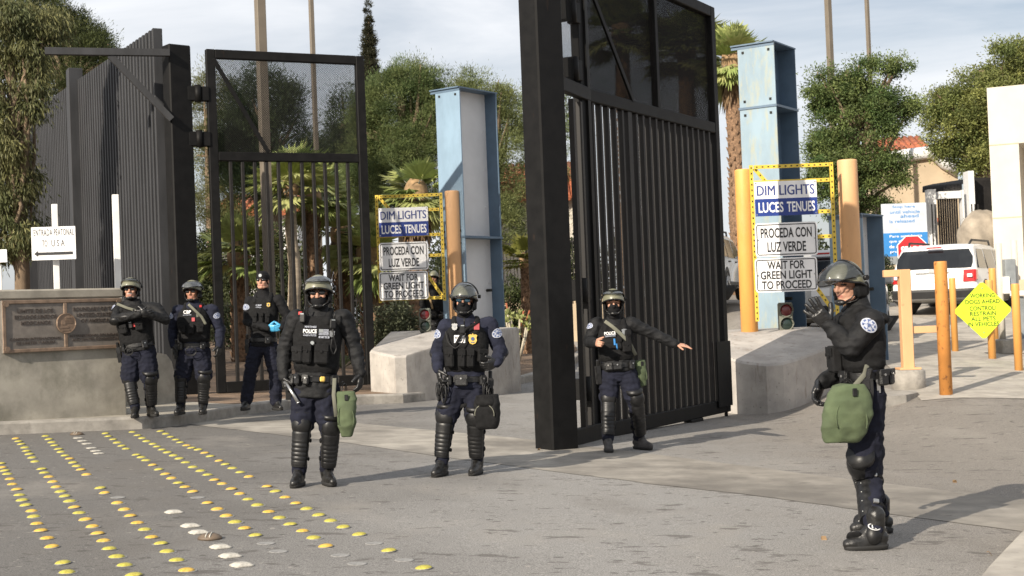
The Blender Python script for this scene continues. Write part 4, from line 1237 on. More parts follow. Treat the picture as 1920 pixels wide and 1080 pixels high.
# palms
def palm(px, D, pbase, pcrown, R_, label, tr=.2, nf=26, trunk=None, col=(.22, .29, .085), col2=(.42, .43, .17), up=.2, skirt=False, group='fan palms'):
    s = FPX / D
    p = at(px, pcrown, D); z0 = g(p.x, D)
    H = p.z - z0
    r = empty('fan_palm', (p.x, D, z0), label, 'palm', group)
    b = MB()
    n = 14
    b.tube([(.03 * math.sin(k), 0, -.2 + (H + .2) * k / n) for k in range(n + 1)], [tr * (1.25 - .35 * k / n) * (1 + .10 * (k % 2)) for k in range(n + 1)], 14)
    for k in range(int(H / .16) if trunk is None else 0):
        for q in range(5):
            a = q * 1.257 + k * .6; z = .1 + k * .16; rr = tr * (1.22 - .33 * z / max(H, .1))
            b.tube([(rr * .9 * math.cos(a), rr * .9 * math.sin(a), z), (rr * 1.25 * math.cos(a), rr * 1.25 * math.sin(a), z + .14)], [.05, .015], 5)
    b.build('trunk', trunk or M['palmt'], r, False)
    Q = []; T = []
    st = MB()
    cb = MB(); cb.ell((0, 0, H), (tr * 1.5, tr * 1.5, tr * 2.2), None, 12, 8); cb.build('crown_heart', M['deadf'], r, False)
    for i in range(int(nf * 1.35)):
        az = i * 2.399 + random.uniform(-.2, .2)
        el = R(random.uniform(-35, 80)) if not skirt else R(random.uniform(-50, 80))
        d = np.array([math.cos(az) * math.cos(el), math.sin(az) * math.cos(el), math.sin(el)])
        pl = R_ * random.uniform(.38, .55)
        side = unit(np.cross(d, [0, 0, 1.0])); nrm = np.cross(side, d)
        b0 = np.array([0, 0, H]); b1 = b0 + d * pl + np.array([0, 0, -.06 * R_])
        st.tube([b0, (b0 + b1) / 2 + np.array([0, 0, .03]), b1], [.022, .016, .012], 5)
        c = np.array(col) * random.uniform(.7, 1.2); c2 = np.array(col2)
        k_ = random.random(); c = c * (1 - k_) + c2 * k_
        fl = R_ * random.uniform(.6, .78)
        nb = 25
        for j in range(nb):
            a = R(-78 + 156 * j / (nb - 1))
            dd = unit(d * math.cos(a) + side * math.sin(a) + nrm * .12 * abs(math.sin(a)))
            L_ = fl * (1 - .25 * (abs(a) / 1.4) ** 2) * random.uniform(.9, 1.05)
            wv = unit(np.cross(dd, nrm)) * L_ * .056
            m1 = b1 + dd * L_ * .6; m2 = b1 + dd * L_ + np.array([0, 0, -L_ * random.uniform(.05, .3)])
            Q.append([b1, m1 + wv, m2, m1 - wv]); T.append(c * random.uniform(.8, 1.2))
    quads_obj('fronds', np.array(Q), None, np.array(T), M['blade'], r)
    st.build('leaf_stalks', M['strap'], r, False)
    if skirt:
        Q = []; T = []
        for i in range(160):
            az = random.uniform(0, 6.28); z = H - random.uniform(0, .9) * R_ * .8
            o = np.array([tr * 1.1 * math.cos(az), tr * 1.1 * math.sin(az), z])
            e = o + np.array([math.cos(az) * .16, math.sin(az) * .16, -random.uniform(.3, .8)])
            sd_ = np.array([-math.sin(az), math.cos(az), 0]) * .06
            Q.append([o, (o + e) / 2 + sd_, e, (o + e) / 2 - sd_]); T.append(np.array([.2, .13, .07]) * random.uniform(.7, 1.3))
        quads_obj('dry_skirt', np.array(Q), None, np.array(T), M['blade'], r)
    return r
palm(1374, 44, 560, 116, 1.3, 'tall fan palm with rough brown trunk between the tall black gate and blue column', .25, 34, skirt=True)
palm(545, 33, 600, 350, 1.12, 'fan palm with smooth grey trunk seen through the left gate bars', .135, 26, M['palmg'])
palm(585, 34.5, 600, 375, 1.1, 'fan palm with patterned brown trunk seen through the left gate bars', .17, 24)
palm(640, 36, 600, 440, 1.05, 'low fan palm near the free end of the left gate leaf', .2, 24, skirt=True)
palm(780, 33.5, 600, 365, 1.0, 'fan palm with upright fronds behind the left yellow sign rack', .2, 26, skirt=True)
palm(700, 35, 600, 480, 1.1, 'low spreading fan palm with brown dry skirt beside the left lane signs', .3, 28, skirt=True)
palm(448, 34, 600, 480, 1.15, 'low fan palm behind the beanie officer', .2, 26)
palm(985, 38, 600, 490, .85, 'small yellowish fan palm between pale blue column and middle post', .12, 18, col=(.14, .16, .03), col2=(.25, .24, .06))
palm(1285, 47, 560, 95, 1.6, 'fan palm behind the divided upper panel of the tall open gate', .25, 34)
palm(1165, 50, 560, 60, 1.6, 'fan palm behind the braced upper panel of the tall open gate', .25, 34)
# shrubs and succulents
def shrub(px, py0, py1, wpx, D, label, col, col2, n=160, leaf=(.09, .03), style='broad', name='shrub', cr=.2, cat='shrub', group=None):
    s = FPX / D; p = at(px, py1, D); z0 = g(p.x, D) + .12; zt = at(px, py0, D).z
    r = empty(name, (p.x, D, z0), label, cat, group)
    h = max(.2, zt - z0)
    crown('foliage', [((0, 0, h * .5), (wpx / s / 2, wpx / s / 3, h * .5)), ((wpx / s * .2, 0, h * .4), (wpx / s / 3, wpx / s / 3, h * .4))], n, 60, cr, leaf, col, r, col2=col2, style=style, shell=.3)
    b = MB()
    for k in range(6): b.tube([(0, 0, -.2), (random.uniform(-.3, .3) * wpx / s, random.uniform(-.2, .2), h * .8)], [.02, .006], 5)
    b.build('stems', M['bark'], r, False)
    return r
shrub(735, 560, 628, 90, 30.5, 'rounded grey green shrub below the left lane signs', (.075, .09, .05), (.13, .14, .085), 190)
shrub(600, 545, 600, 120, 40, 'low dark green shrub behind the left gate bars', (.03, .045, .018), (.07, .08, .03), 170)
shrub(440, 560, 610, 110, 41, 'low dark shrub behind the beanie officer and gate bars', (.03, .04, .018), (.06, .07, .03), 150)
shrub(965, 515, 560, 60, 39, 'dark green shrub behind the pale succulent', (.03, .05, .018), (.07, .085, .03), 130)
shrub(1640, 480, 520, 70, 37, 'dark hedge under the blue information sign behind the car', (.03, .042, .018), (.06, .075, .03), 130)
shrub(820, 470, 600, 60, 41, 'dark shrub behind the left yellow sign rack', (.02, .03, .015), (.05, .06, .025), 150)
for q in ((500, 420, 600, 170, 47, 'broad dark hedge mass behind the palms at left', 260), (690, 440, 600, 150, 49, 'broad dark hedge mass behind the left lane signs', 240), (860, 430, 600, 140, 50, 'broad dark hedge mass behind the pale blue column', 220), (390, 430, 610, 110, 48, 'tall dark hedge mass in the gap beside the left gate post', 200), (1080, 440, 600, 130, 52, 'broad dark hedge mass behind the tall gate bars', 180), (1240, 400, 600, 170, 52, 'wide dark hedge mass behind the tall gate leaf', 200), (1480, 420, 600, 150, 47, 'dark hedge mass behind the right lane signs', 220)):
    shrub(q[0], q[1], q[2], q[3], q[4], q[5], (.025, .036, .016), (.07, .08, .03), q[6], (.16, .06), 'broad', 'hedge_mass', .45, 'hedge')
def rosette(px, py, D, n, ln, label, col, name='agave', wide=.07):
    p = at(px, py, D); z0 = g(p.x, D) + .14
    r = empty(name, (p.x, D, z0), label, 'agave')
    Q = []; T = []
    for i in range(n):
        az = i * 2.399; el = R(20 + 55 * (i / n))
        d = np.array([math.cos(az) * math.cos(el), math.sin(az) * math.cos(el), math.sin(el)]); sd_ = unit(np.cross(d, [0, 0, 1.0]))
        L_ = ln * random.uniform(.8, 1.1); a = np.zeros(3); m1 = d * L_ * .5 + np.array([0, 0, .05]); m2 = d * L_ + np.array([0, 0, -.15 * L_])
        nn = np.cross(sd_, d) * .02
        for sg in (-1, 1):
            Q.append([a, m1 - nn, m2, m1 + sd_ * wide * sg + nn] if sg > 0 else [a, m1 + sd_ * wide * sg + nn, m2, m1 - nn]); c = np.array(col) * random.uniform(.8, 1.2); T.append(c)
    quads_obj('leaves', np.array(Q), None, np.array(T), M['leaf'], r)
rosette(778, 612, 28.6, 22, 1.0, 'large pale agave beneath the left lane signs', (.20, .25, .10))
rosette(640, 655, 31, 18, .5, 'small agave in the dirt beyond the left gate leaf', (.14, .17, .09))
D = 34; p = at(968, 640, D); z0 = g(p.x, D) + .1
sc = empty('succulent', (p.x, D, z0), 'pale branching succulent with orange flower spikes beside the middle post', 'plant')
b = MB(); Q = []; T = []
for i in range(13):
    a = random.uniform(0, 6.28); t = Vector((math.cos(a) * random.uniform(.1, .5), math.sin(a) * .25, random.uniform(.7, 1.2)))
    b.tube([(0, 0, -.1), (t.x * .5, t.y * .5, t.z * .4), t], [.035, .03, .022], 6)
    for k in range(16):
        d = unit(rng.normal(size=3) + np.array([0, 0, .8])); sd_ = unit(np.cross(d, rng.normal(size=3)))
        o_ = np.array(t); Q.append([o_, o_ + d * .09 + sd_ * .035, o_ + d * .17, o_ + d * .09 - sd_ * .035]); T.append(np.array([.33, .36, .14]) * random.uniform(.7, 1.2))
b.build('stems', mat('pale succulent stem', (.42, .38, .30), .9), sc, False)
quads_obj('leaves', np.array(Q), None, np.array(T), M['leaf'], sc)
b = MB()
for i in range(5):
    x = random.uniform(-.35, .4); b.tube([(x * .6, 0, .9), (x, 0, random.uniform(1.25, 1.55))], [.01, .022], 6)
b.build('flower_spikes', M['terra'], sc, False)
# low black railing far behind, left
def railing(xpa, xpb, D, zt, zb, label, n, m='blkb', lift=0):
    a = at(xpa, 560, D); c = at(xpb, 560, D)
    r = empty('bar_railing', (a.x, D, 0), label, 'railing')
    b = MB()
    for i in range(n + 1):
        x = (c.x - a.x) * i / n; b.box((x, 0, (zt + zb) / 2), (.03, .03, zt - zb))
    for z in (zt - .1, zb + .15): b.box(((c.x - a.x) / 2, 0, z), (c.x - a.x, .025, .05))
    b.build('rail_infill', M[m], r, False)
    return r
railing(360, 800, 45, 2.2, -.2, 'low black bar railing far behind the left gate bars', 60)
railing(940, 1110, 46, 3.9, 1.9, 'black bar railing on the pale wall seen right of the blue column', 26)
b = MB(); a = at(940, 560, 46.3); c = at(1120, 560, 46.3); b.box(((a.x + c.x) / 2, 46.4, 1.0), (c.x - a.x + 1, .3, 2.0))
tag(b.build('garden_wall', M['beige'], None, True, (a.x, 46.4, 0)), 'pale retaining wall under the black railing beside the middle post', 'wall')
for px, py, D, wd in ((970, 590, 41, 90), (1000, 560, 44, 120)):
    pass
# tall poles
def pole(px0, px1, wpx, D, ytop, label):
    s = FPX / D; p = at(px0, 0, D); ht = at(px0, ytop, D).z; z0 = g(p.x, D)
    b = MB(); w0 = wpx / s
    b.box((0, 0, (ht - z0) / 2), (w0, w0, ht - z0), None, 0, .01)
    b.box((0, 0, .15), (w0 * 2, w0 * 2, .06))
    o = b.build('light_pole', M['polet'], None, False); o.location = (p.x, D, z0); o.rotation_euler = (0, 0, R(32))
    return tag(o, label, 'light pole', 'tall square light poles')
pole(487, 500, 17, 30, -60, 'thickest square light pole, crossing the left gate leaf')
pole(583, 590, 8, 47, -60, 'thinner square light pole right of the thickest one, behind the left gate leaf')
pole(1552, 1555, 10, 50, -60, 'left one of the two poles above the bushy right tree')
pole(1625, 1625, 6.5, 58, -60, 'thin right one of the two poles above the bushy right tree')

# ================================================================== BUILDINGS
def gable(name, xa, xb, D, ytop, yeave, ybot, dep, label, wallm, roofm=True):
    a = at(xa, 500, D); c = at(xb, 500, D)
    z1 = at((xa + xb) / 2, ytop, D).z; z0 = at((xa + xb) / 2, yeave, D).z
    r = empty(name, ((a.x + c.x) / 2, D, 0), label, 'building')
    wd = c.x - a.x
    b = MB(); b.box((0, dep / 2, z0 / 2 - 1), (wd, dep, z0 + 2)); wl = b.build('wall', wallm, r, False)
    b = MB()
    n = int(wd / .3)
    for i in range(n):
        x = -wd / 2 - .2 + (wd + .4) * (i + .5) / n
        for sg, y0, y1 in ((1, -.6, dep / 2), (-1, dep + .6, dep / 2)):
            b.tube([(x, y0, z0 - .05), (x, y1, z1)], .17, 8, 0, True)
    b.build('roof', M['terra'], r, False)
    return r
gable('roofed_house', 925, 1110, 62, 290, 372, 560, 9, 'house with terracotta tile roof glimpsed around the middle gate post', M['cream'])
gable('roofed_house', 410, 560, 75, 355, 400, 560, 8, 'white house with tile roof glimpsed through the left gate bars', M['bwhite'])
# cream building right
D = 36.0
a = at(1850, 165, D); z1 = a.z
r = empty('cream_building', (a.x, D, 0), 'cream rendered flat roofed building at the right picture edge', 'building', None, -R(24))
b = MB()
b.box((.36, 3, z1 / 2), (.72, 6, z1)); b.box((3.9, 3, z1 - .75), (6.36, 6, 1.5)); b.box((3.9, 4.2, z1 / 2 - .76), (6.36, 3.6, z1 - 1.52))
b.build('wall', M['cream'], r, False)
b = MB()
for z in (z1 - 1.5, z1 - 3.4): b.box((.36, -.004, z), (.73, .012, .025))
b.box((3.6, .6, z1 - 1.52), (4.6, 1.2, .03)); b.box((.36, -.03, 1.0), (.76, .06, 1.7))
b.build('panel_joint', M['beige'], r, False)
# beige house behind
D = 62
a = at(1672, 420, D); c = at(1800, 420, D); zt = at(1740, 292, D).z
r = empty('beige_house', (a.x, D, 0), 'beige house with curved white parapet and tile roofs behind the right trees', 'building')
wd = c.x - a.x
b = MB()
b.prism([(0, -2), (wd, -2), (wd, zt - .9), (wd * .8, zt - .5), (wd * .62, zt), (wd * .3, zt - .15), (0, zt - .2)], 6, frame((1, 0, 0), (0, 0, 1), (0, -1, 0), (0, 6, 0)))
b.build('wall', M['beige'], r, False)
b = MB(); b.tube([(-.2, -.1, zt - .1), (wd * .3, -.1, zt + .05), (wd * .62, -.1, zt + .15), (wd * .8, -.1, zt - .35), (wd, -.1, zt - .75)], .3, 8); b.build('parapet', M['bwhite'], r, False)
b = MB()
for i in range(9): b.tube([(.8 + i * .32, 4, zt + .2), (.8 + i * .32, 7, zt + 1.6)], .18, 8)
for i in range(8): b.tube([(-.5 + i * .32, 2, zt - .1), (-.5 + i * .32, 4, zt + .8)], .18, 8)
b.build('roof', M['terra'], r, False)
b = MB(); b.box((wd * .35, -.06, zt - 3.6), (1.5, .1, 1.2)); b.build('window', M['carg'], r, False)
b = MB(); b.box((wd * .35, -.1, zt - 2.9), (1.9, .25, .18)); b.box((wd * .35 - .85, -.1, zt - 3.6), (.16, .2, 1.3)); b.build('window_frame', M['terra'], r, False)
# white portal with black fence
D = 44; s = FPX / D
def px_(x, y): return at(x, y, D)
r = empty('white_portal', tuple(px_(1738, 470)), 'white portal frame with a black barred door behind the parked car', 'gateway')
b = MB()
def slab(xa, ya, xb, yb, dp=.35, dy=0, mb=None):
    a = px_(xa, ya); c = px_(xb, yb); (mb or b).box(((a.x + c.x) / 2, D + dy, (a.z + c.z) / 2), (abs(c.x - a.x), dp, abs(a.z - c.z)))
slab(1737, 356, 1757, 480); slab(1757, 360, 1800, 372, .34); slab(1800, 357, 1809, 480); slab(1810, 322, 1828, 480, .5)
b.build('wall', M['bwhite'], r)
b = MB()
a = px_(1757, 372); c = px_(1800, 478)
for i in range(9): b.box((a.x + (c.x - a.x) * (i + .5) / 9, D, (a.z + c.z) / 2), (.05, .05, a.z - c.z))
b.build('barred_door', M['blkb'], r)
fc = empty('barred_fence', tuple(px_(1860, 470)), 'black barred fence with curved spiked top beside the white portal', 'fence')
b = MB()
for i in range(26):
    x = 1738 + i * 2.9; q = px_(x, 358); q2 = px_(x, 330 + 12 * (1 - i / 26))
    b.tube([(q.x, D + .4, q.z), (q.x + .1, D + .7, (q.z + q2.z) / 2 + .05), (q2.x + .5, D + 1.0, q2.z)], .028, 5)
for i in range(16):
    x = 1829 + i * 2.8; q = px_(x, 330); q2 = px_(x, 470)
    b.box((q.x, D + .5, (q.z + q2.z) / 2), (.05, .05, q.z - q2.z))
for x in (1738, 1744, 1750, 1812, 1818, 1824): 
    q = px_(x, 385); q2 = px_(x, 470); b.box((q.x, D - .5, (q.z + q2.z) / 2), (.03, .03, q.z - q2.z))
q = px_(1830, 335); q2 = px_(1875, 335); b.box(((q.x + q2.x) / 2, D + .5, q.z), (q2.x - q.x, .06, .08))
b.build('bar_infill', M['blkb'], fc)
# boulder
b = MB(); p = at(1838, 440, 40); b.ell((0, 0, 0), (.62, .6, .72), Matrix.Rotation(.3, 4, 'Y'), 22, 14)
for i, v in enumerate(b.v): b.v[i] = v * (1 + .16 * mnoise.noise(v * 2.1) + .06 * mnoise.noise(v * 6))
o = b.build('boulder', M['stone'], None, False); o.location = (p.x, 40, p.z); tag(o, 'rounded tan boulder right of the white portal above the car', 'boulder')
# information sign and stop sign
D = 38.5
o, m, wd, h = board('information_sign', 1654, 381, 1739, 496, D, 'large white and blue information sign behind the car with words in two languages', 'sign', M['signs'], 0, .02)
b = MB(); b.box((0, -h * .17, .004), (wd, h * .38, .006), m); b.box((0, -h * .43, .004), (wd, h * .14, .006), m, 1); b.build('blue_band', [M['brt'], M['grey']], o)
b = MB()
for s_2, x, y, f in (('Stop here', .0, .44, .5), ('until vehicle', .02, .36, .66), ('ahead', .12, .29, .4), ('is released', -.05, .21, .55)): b = MB(); put_text(b, s_2, m @ Matrix.Translation((x * wd, y * h, .004)), f * wd, .055 * h, 0, .01); b.build('lettering', M['brt'], o)
b = MB()
for s_2, x, y, f in (('Pare aqui hasta', .02, -.04, .72), ('que el vehiculo', .0, -.12, .7), ('de adelante', -.08, -.20, .55), ('proceda', -.14, -.29, .4)): b = MB(); put_text(b, s_2, m @ Matrix.Translation((x * wd, y * h, .009)), f * wd, .055 * h, 0, .01); b.build('lettering', M['signw'], o)
D = 36.5; p = at(1711, 470, D); rr = 29 / (FPX / D)
st = empty('stop_sign', (p.x, D, g(p.x, D)), 'red octagonal STOP sign just above the roof of the white car', 'sign')
zc = p.z - g(p.x, D)
mm = frame((1, 0, 0), (0, 0, 1), (0, -1, 0), (0, 0, zc))
oc = [(rr * math.cos(R(22.5 + 45 * k)), rr * math.sin(R(22.5 + 45 * k))) for k in range(8)]
b = MB(); b.prism([(x * 1.06, y * 1.06) for x, y in oc], .004, mm, 1, -.006); b.prism(oc, .004, mm, 0, -.001); b.build('sign_face', [M['stop'], M['signw']], st, False)
b = MB(); put_text(b, 'STOP', mm @ Matrix.Translation((0, 0, .004)), rr * 1.5, rr * .62, 0, .03); b.build('lettering', M['signw'], st, False)
b = MB(); b.cyl((0, .03, 0), (0, .03, zc), .03); b.build('pole', M['grey'], st, False)

# ================================================================== CARS
def make_car(loc, heading, paint, label):
    r = empty('parked_car', loc, label, 'car', None, heading)      # local y = forward
    out = [(-2.46, .42), (-2.50, .62), (-2.47, .80), (-2.46, 1.02), (-2.42, 1.12), (-2.20, 1.52), (-2.08, 1.68), (-1.9, 1.735), (-1.0, 1.77), (0, 1.75), (.55, 1.68), (1.0, 1.40), (1.35, 1.14), (1.5, 1.09), (2.2, 1.00), (2.42, .88), (2.5, .62), (2.44, .38), (1.2, .32), (-1.2, .32)]
    def tumble(x, z): return x * (1 - .17 * max(0, min(1, (z - 1.05) / .7)))
    n = len(out); cyo = sum(p[0] for p in out) / n; czo = .95
    sl = [(-1.0, .97), (-.975, .988), (-.9, 1.0), (-.4, 1.0), (.4, 1.0), (.9, 1.0), (.975, .988), (1.0, .97)]
    vs = []; fs = []
    for (x, k) in sl:
        for (y, z) in out:
            yy = y * k; zz = czo + (z - czo) * k
            yy *= (1 - .04 * abs(x) ** 4) if abs(y) > 2 else 1
            if zz > 1.5: zz -= .075 * max(0, abs(x) - .3) ** 2 * min(1, (zz - 1.5) / .15)
            vs.append((tumble(x, zz), yy, zz))
    for i in range(len(sl) - 1):
        for k in range(n):
            k2 = (k + 1) % n
            fs.append((i * n + k, (i + 1) * n + k, (i + 1) * n + k2, i * n + k2))
    fs.append(tuple(range(n))); fs.append(tuple((len(sl) - 1) * n + k for k in reversed(range(n))))
    b = MB(); b.add(vs, fs, 0, True); b.build('body', paint, r, False, sharp=35)
    def sidex(z): return tumble(1.0, z)
    for name, polys in (('side_window', [[(-2.02, 1.14), (-1.16, 1.14), (-1.16, 1.60), (-1.78, 1.60)], [(-1.06, 1.13), (-.12, 1.12), (-.12, 1.61), (-1.06, 1.61)], [(-.02, 1.12), (1.12, 1.13), (.62, 1.54), (.48, 1.58), (-.02, 1.61)]]),):
        for sg in (-1, 1):
            for pl in polys:
                b = MB(); k = len(pl)
                v1 = [(sg * (sidex(z) + .006), y, z) for y, z in pl]; v0 = [(sg * (sidex(z) - .03), y, z) for y, z in pl]
                b.add(v1 + v0, [tuple(range(k))] + [(i, (i + 1) % k, k + (i + 1) % k, k + i) for i in range(k)])
                b.build(name, M['carg'], r, False)
    def rear(name, pl, m, off=.012):
        """panel following the bowed tail: pl = rows of (left x, right x, z)"""
        b = MB()
        def ry(z):
            for (y0, z0), (y1, z1) in zip(out, out[1:]):
                if z0 <= z <= z1 and y0 < -1.9: return y0 + (y1 - y0) * (z - z0) / max(1e-6, z1 - z0)
            return -2.46
        nx = 12; vs = []
        rows = []
        for (l0, r0, z0), (l1, r1, z1) in zip(pl, pl[1:]):
            for q in range(4): t = q / 4; rows.append((l0 + (l1 - l0) * t, r0 + (r1 - r0) * t, z0 + (z1 - z0) * t))
        rows.append(pl[-1])
        for d in (off, -.05):
            for l, r_, z in rows:
                for i in range(nx + 1):
                    x = l + (r_ - l) * i / nx
                    vs.append((tumble(x, z), ry(z) * (1 - .04 * abs(x) ** 4) - d, z))
        k = nx + 1; N_ = len(rows) * k; fs = []
        for a in range(len(rows) - 1):
            for i in range(nx): q = a * k + i; fs.append((q, q + 1, q + k + 1, q + k))
        ed = [i for i in range(k)] + [a * k + nx for a in range(1, len(rows))] + [(len(rows) - 1) * k + i for i in range(nx - 1, -1, -1)] + [a * k for a in range(len(rows) - 2, 0, -1)]
        for a, c in zip(ed, ed[1:] + ed[:1]): fs.append((a, N_ + a, N_ + c, c))
        b.add(vs, fs, 0, False)
        return b.build(name, m, r, False)
    rear('rear_window', [(-.90, .90, 1.15), (-.95, .95, 1.28), (-.97, .97, 1.42), (-.90, .90, 1.60)], M['carg'], .012)
    rear('rear_bumper', [(-.985, .985, .44), (-.985, .985, .66)], M['cark'], .05)
    for sg in (-1, 1):
        q = lambda a, c: (min(sg * a, sg * c), max(sg * a, sg * c))
        o = rear('tail_light', [(*q(.70, .985), .82), (*q(.72, .99), 1.1)], M['tail'], .02)
        b = MB(); b.box((sg * .985, -2.36, .97), (.05, .22, .26), None, 0, .02); b.build('side_lens', M['tail'], o, False)
        b = MB(); b.box((sg * .86, -2.47, .96), (.12, .03, .08), None, 0, .01); b.build('lens_white', M['signw'], o, False)
    rear('number_plate', [(-.17, .17, .84), (-.17, .17, .99)], M['signw'], .02)
    b = MB(); b.box((0, -2.483, 1.05), (.8, .02, .035), None, 0, .008); b.build('chrome_strip', M['steel'], r, False)
    b = MB(); b.disc((0, 0, 0), .10, frame((1, 0, 0), (0, 0, 1), (0, -1, 0), (0, -2.475, 1.10)), 0, 20, .02, .045); b.build('badge', M['steel'], r, False)
    b = MB(); b.box((0, -2.22, 1.655), (.36, .05, .035), None, 0, .008); b.build('brake_light', M['tail'], r, False)
    for sg in (-1, 1):
        b = MB(); b.tube([(sg * .72, -1.75, 1.73), (sg * .74, -1.6, 1.82), (sg * .74, .2, 1.84), (sg * .72, .4, 1.74)], .028, 6); b.build('roof_rail', M['cark'], r, False)
        b = MB(); b.box((sg * 1.08, .95, 1.15), (.22, .12, .17), None, 0, .04); b.build('mirror', paint, r, False)
        for y in (-.95, .1):
            b = MB(); b.box((sg * 1.0, y, 1.02), (.05, .2, .03), None, 0, .01); b.build('door_handle', M['cark'], r, False)
        b = MB(); b.box((sg * .985, 0, .42), (.06, 2.4, .16), None, 0, .02); b.build('sill_trim', M['cark'], r, False)
        for y in (-1.45, 1.45):
            b = MB()
            nn = 20; ar = [(y + .47 * math.cos(math.pi * k / nn), .40 + .47 * math.sin(math.pi * k / nn)) for k in range(nn + 1)]
            b.prism(ar, .04, frame((0, 1, 0), (0, 0, 1), (1, 0, 0), (sg * .985 - (.02 if sg > 0 else .02), 0, 0))); b.build('wheel_arch', M['cark'], r, False)
            b = MB(); pr = [(-.12, .26), (-.12, .36), (-.09, .385), (.09, .385), (.12, .36), (.12, .26)]
            b.tube([(sg * .9 + q, y, .385) for q, _ in pr], [k for _, k in pr], 28)
            t = b.build('wheel', M['tyre'], r, False)
            b = MB(); b.tube([(sg * (.9 + .1), y, .385), (sg * (.9 + .128), y, .385)], [.255, .25], 24)
            for k in range(5):
                a = 2 * math.pi * k / 5
                b.bar((sg * 1.035, y + .05 * math.cos(a), .385 + .05 * math.sin(a)), (sg * 1.03, y + .24 * math.cos(a), .385 + .24 * math.sin(a)), .07, .03, (1, 0, 0), 0, .006)
            b.build('rim', M['rim'], t, False)
    return r
D = 33.0; p = at(1752, 590, D); make_car((p.x + 2.46 * math.sin(R(31)), D + 2.46 * math.cos(R(31)), g(p.x + .4, D + .9) - .05), -R(31), M['carw'], 'white sport utility car parked beyond the orange bollards, tail towards us')
D = 27.0; p = at(1598, 600, D); make_car((p.x, D + 1.6, g(p.x + .5, D + 1)), -R(18), M['cars'], 'silver car mostly hidden behind the short blue column')
D = 36.0; p = at(1330, 600, D); make_car((p.x, D + 1.6, g(p.x + .5, D + 1) + .3), -R(18), M['carw'], 'white car almost wholly hidden behind the tall gate and orange bollard')
# ================================================================== PEOPLE
def n3(v): return Vector(v).normalized()
def folds(amp=.006, fq=13.0, seed=0.0, ax=None):
    def f(co):
        out = np.empty(len(co), np.float32)
        nz = mnoise.noise
        for i, p in enumerate(co):
            x, y, z = float(p[0]), float(p[1]), float(p[2])
            a = nz(Vector((x * fq * .8 + seed, y * fq * .8, z * fq * 1.5)))
            b = nz(Vector((x * fq * 2.1, y * fq * 2.1 + seed, z * fq * 2.9)))
            out[i] = amp * ((1 - abs(a) * 2.2) * .8 + b * .45)
        return out
    return f
def hand_shape(mb, W, d, side, palm, curl, k=1.0, ex=0.0, spread=6.0, thumb=.5):
    """palm with four jointed fingers and a thumb; palm = way the palm faces"""
    d = n3(d); side = n3(side - d * d.dot(side)); palm = n3(palm - d * d.dot(palm) - side * side.dot(palm))
    e = ex
    mb.loft([(W - d * .02 * k, side * (.030 * k + e), palm * (.022 * k + e), 2.2), (W + d * .02 * k, side * (.036 * k + e), palm * (.020 * k + e), 2.4),
             (W + d * .06 * k, side * (.043 * k + e), palm * (.018 * k + e), 2.6), (W + d * .095 * k, side * (.043 * k + e), palm * (.015 * k + e), 2.6)], 18)
    Ls = (.072, .080, .075, .060)
    cl = curl if isinstance(curl, (list, tuple)) else [curl] * 4
    for i in range(4):
        p = W + d * ((.092 - .004 * abs(i - 1)) * k) + side * ((.031 - .0205 * i) * k)
        a = R(spread) * (1.3 - i)
        dd = n3(d * math.cos(a) + side * math.sin(a))
        ang = 0; rr = .0098 * k + e
        for s, (fr_, c) in enumerate(((.46, .55), (.30, 1.05), (.24, .8))):
            ang += cl[i] * c
            v = dd * math.cos(ang) + palm * math.sin(ang)
            q = p + v * (Ls[i] * fr_ * 1.08 * k)
            mb.capsule(p, q, rr, rr * .93, 10); p = q; rr *= .93
    p = W + d * .025 * k + side * .034 * k
    v = n3(d * .62 + side * .75 * (1 - thumb * .5) + palm * (.25 + thumb * .5))
    q = p + v * .045 * k
    mb.capsule(W + d * .03 * k + side * .015 * k, p, .017 * k + e, .0145 * k + e, 10)
    mb.capsule(p, q, .0135 * k + e, .0118 * k + e, 10)
    v2 = n3(v + d * .35 + palm * .25 * thumb)
    mb.capsule(q, q + v2 * .034 * k, .0118 * k + e, .0098 * k + e, 10)

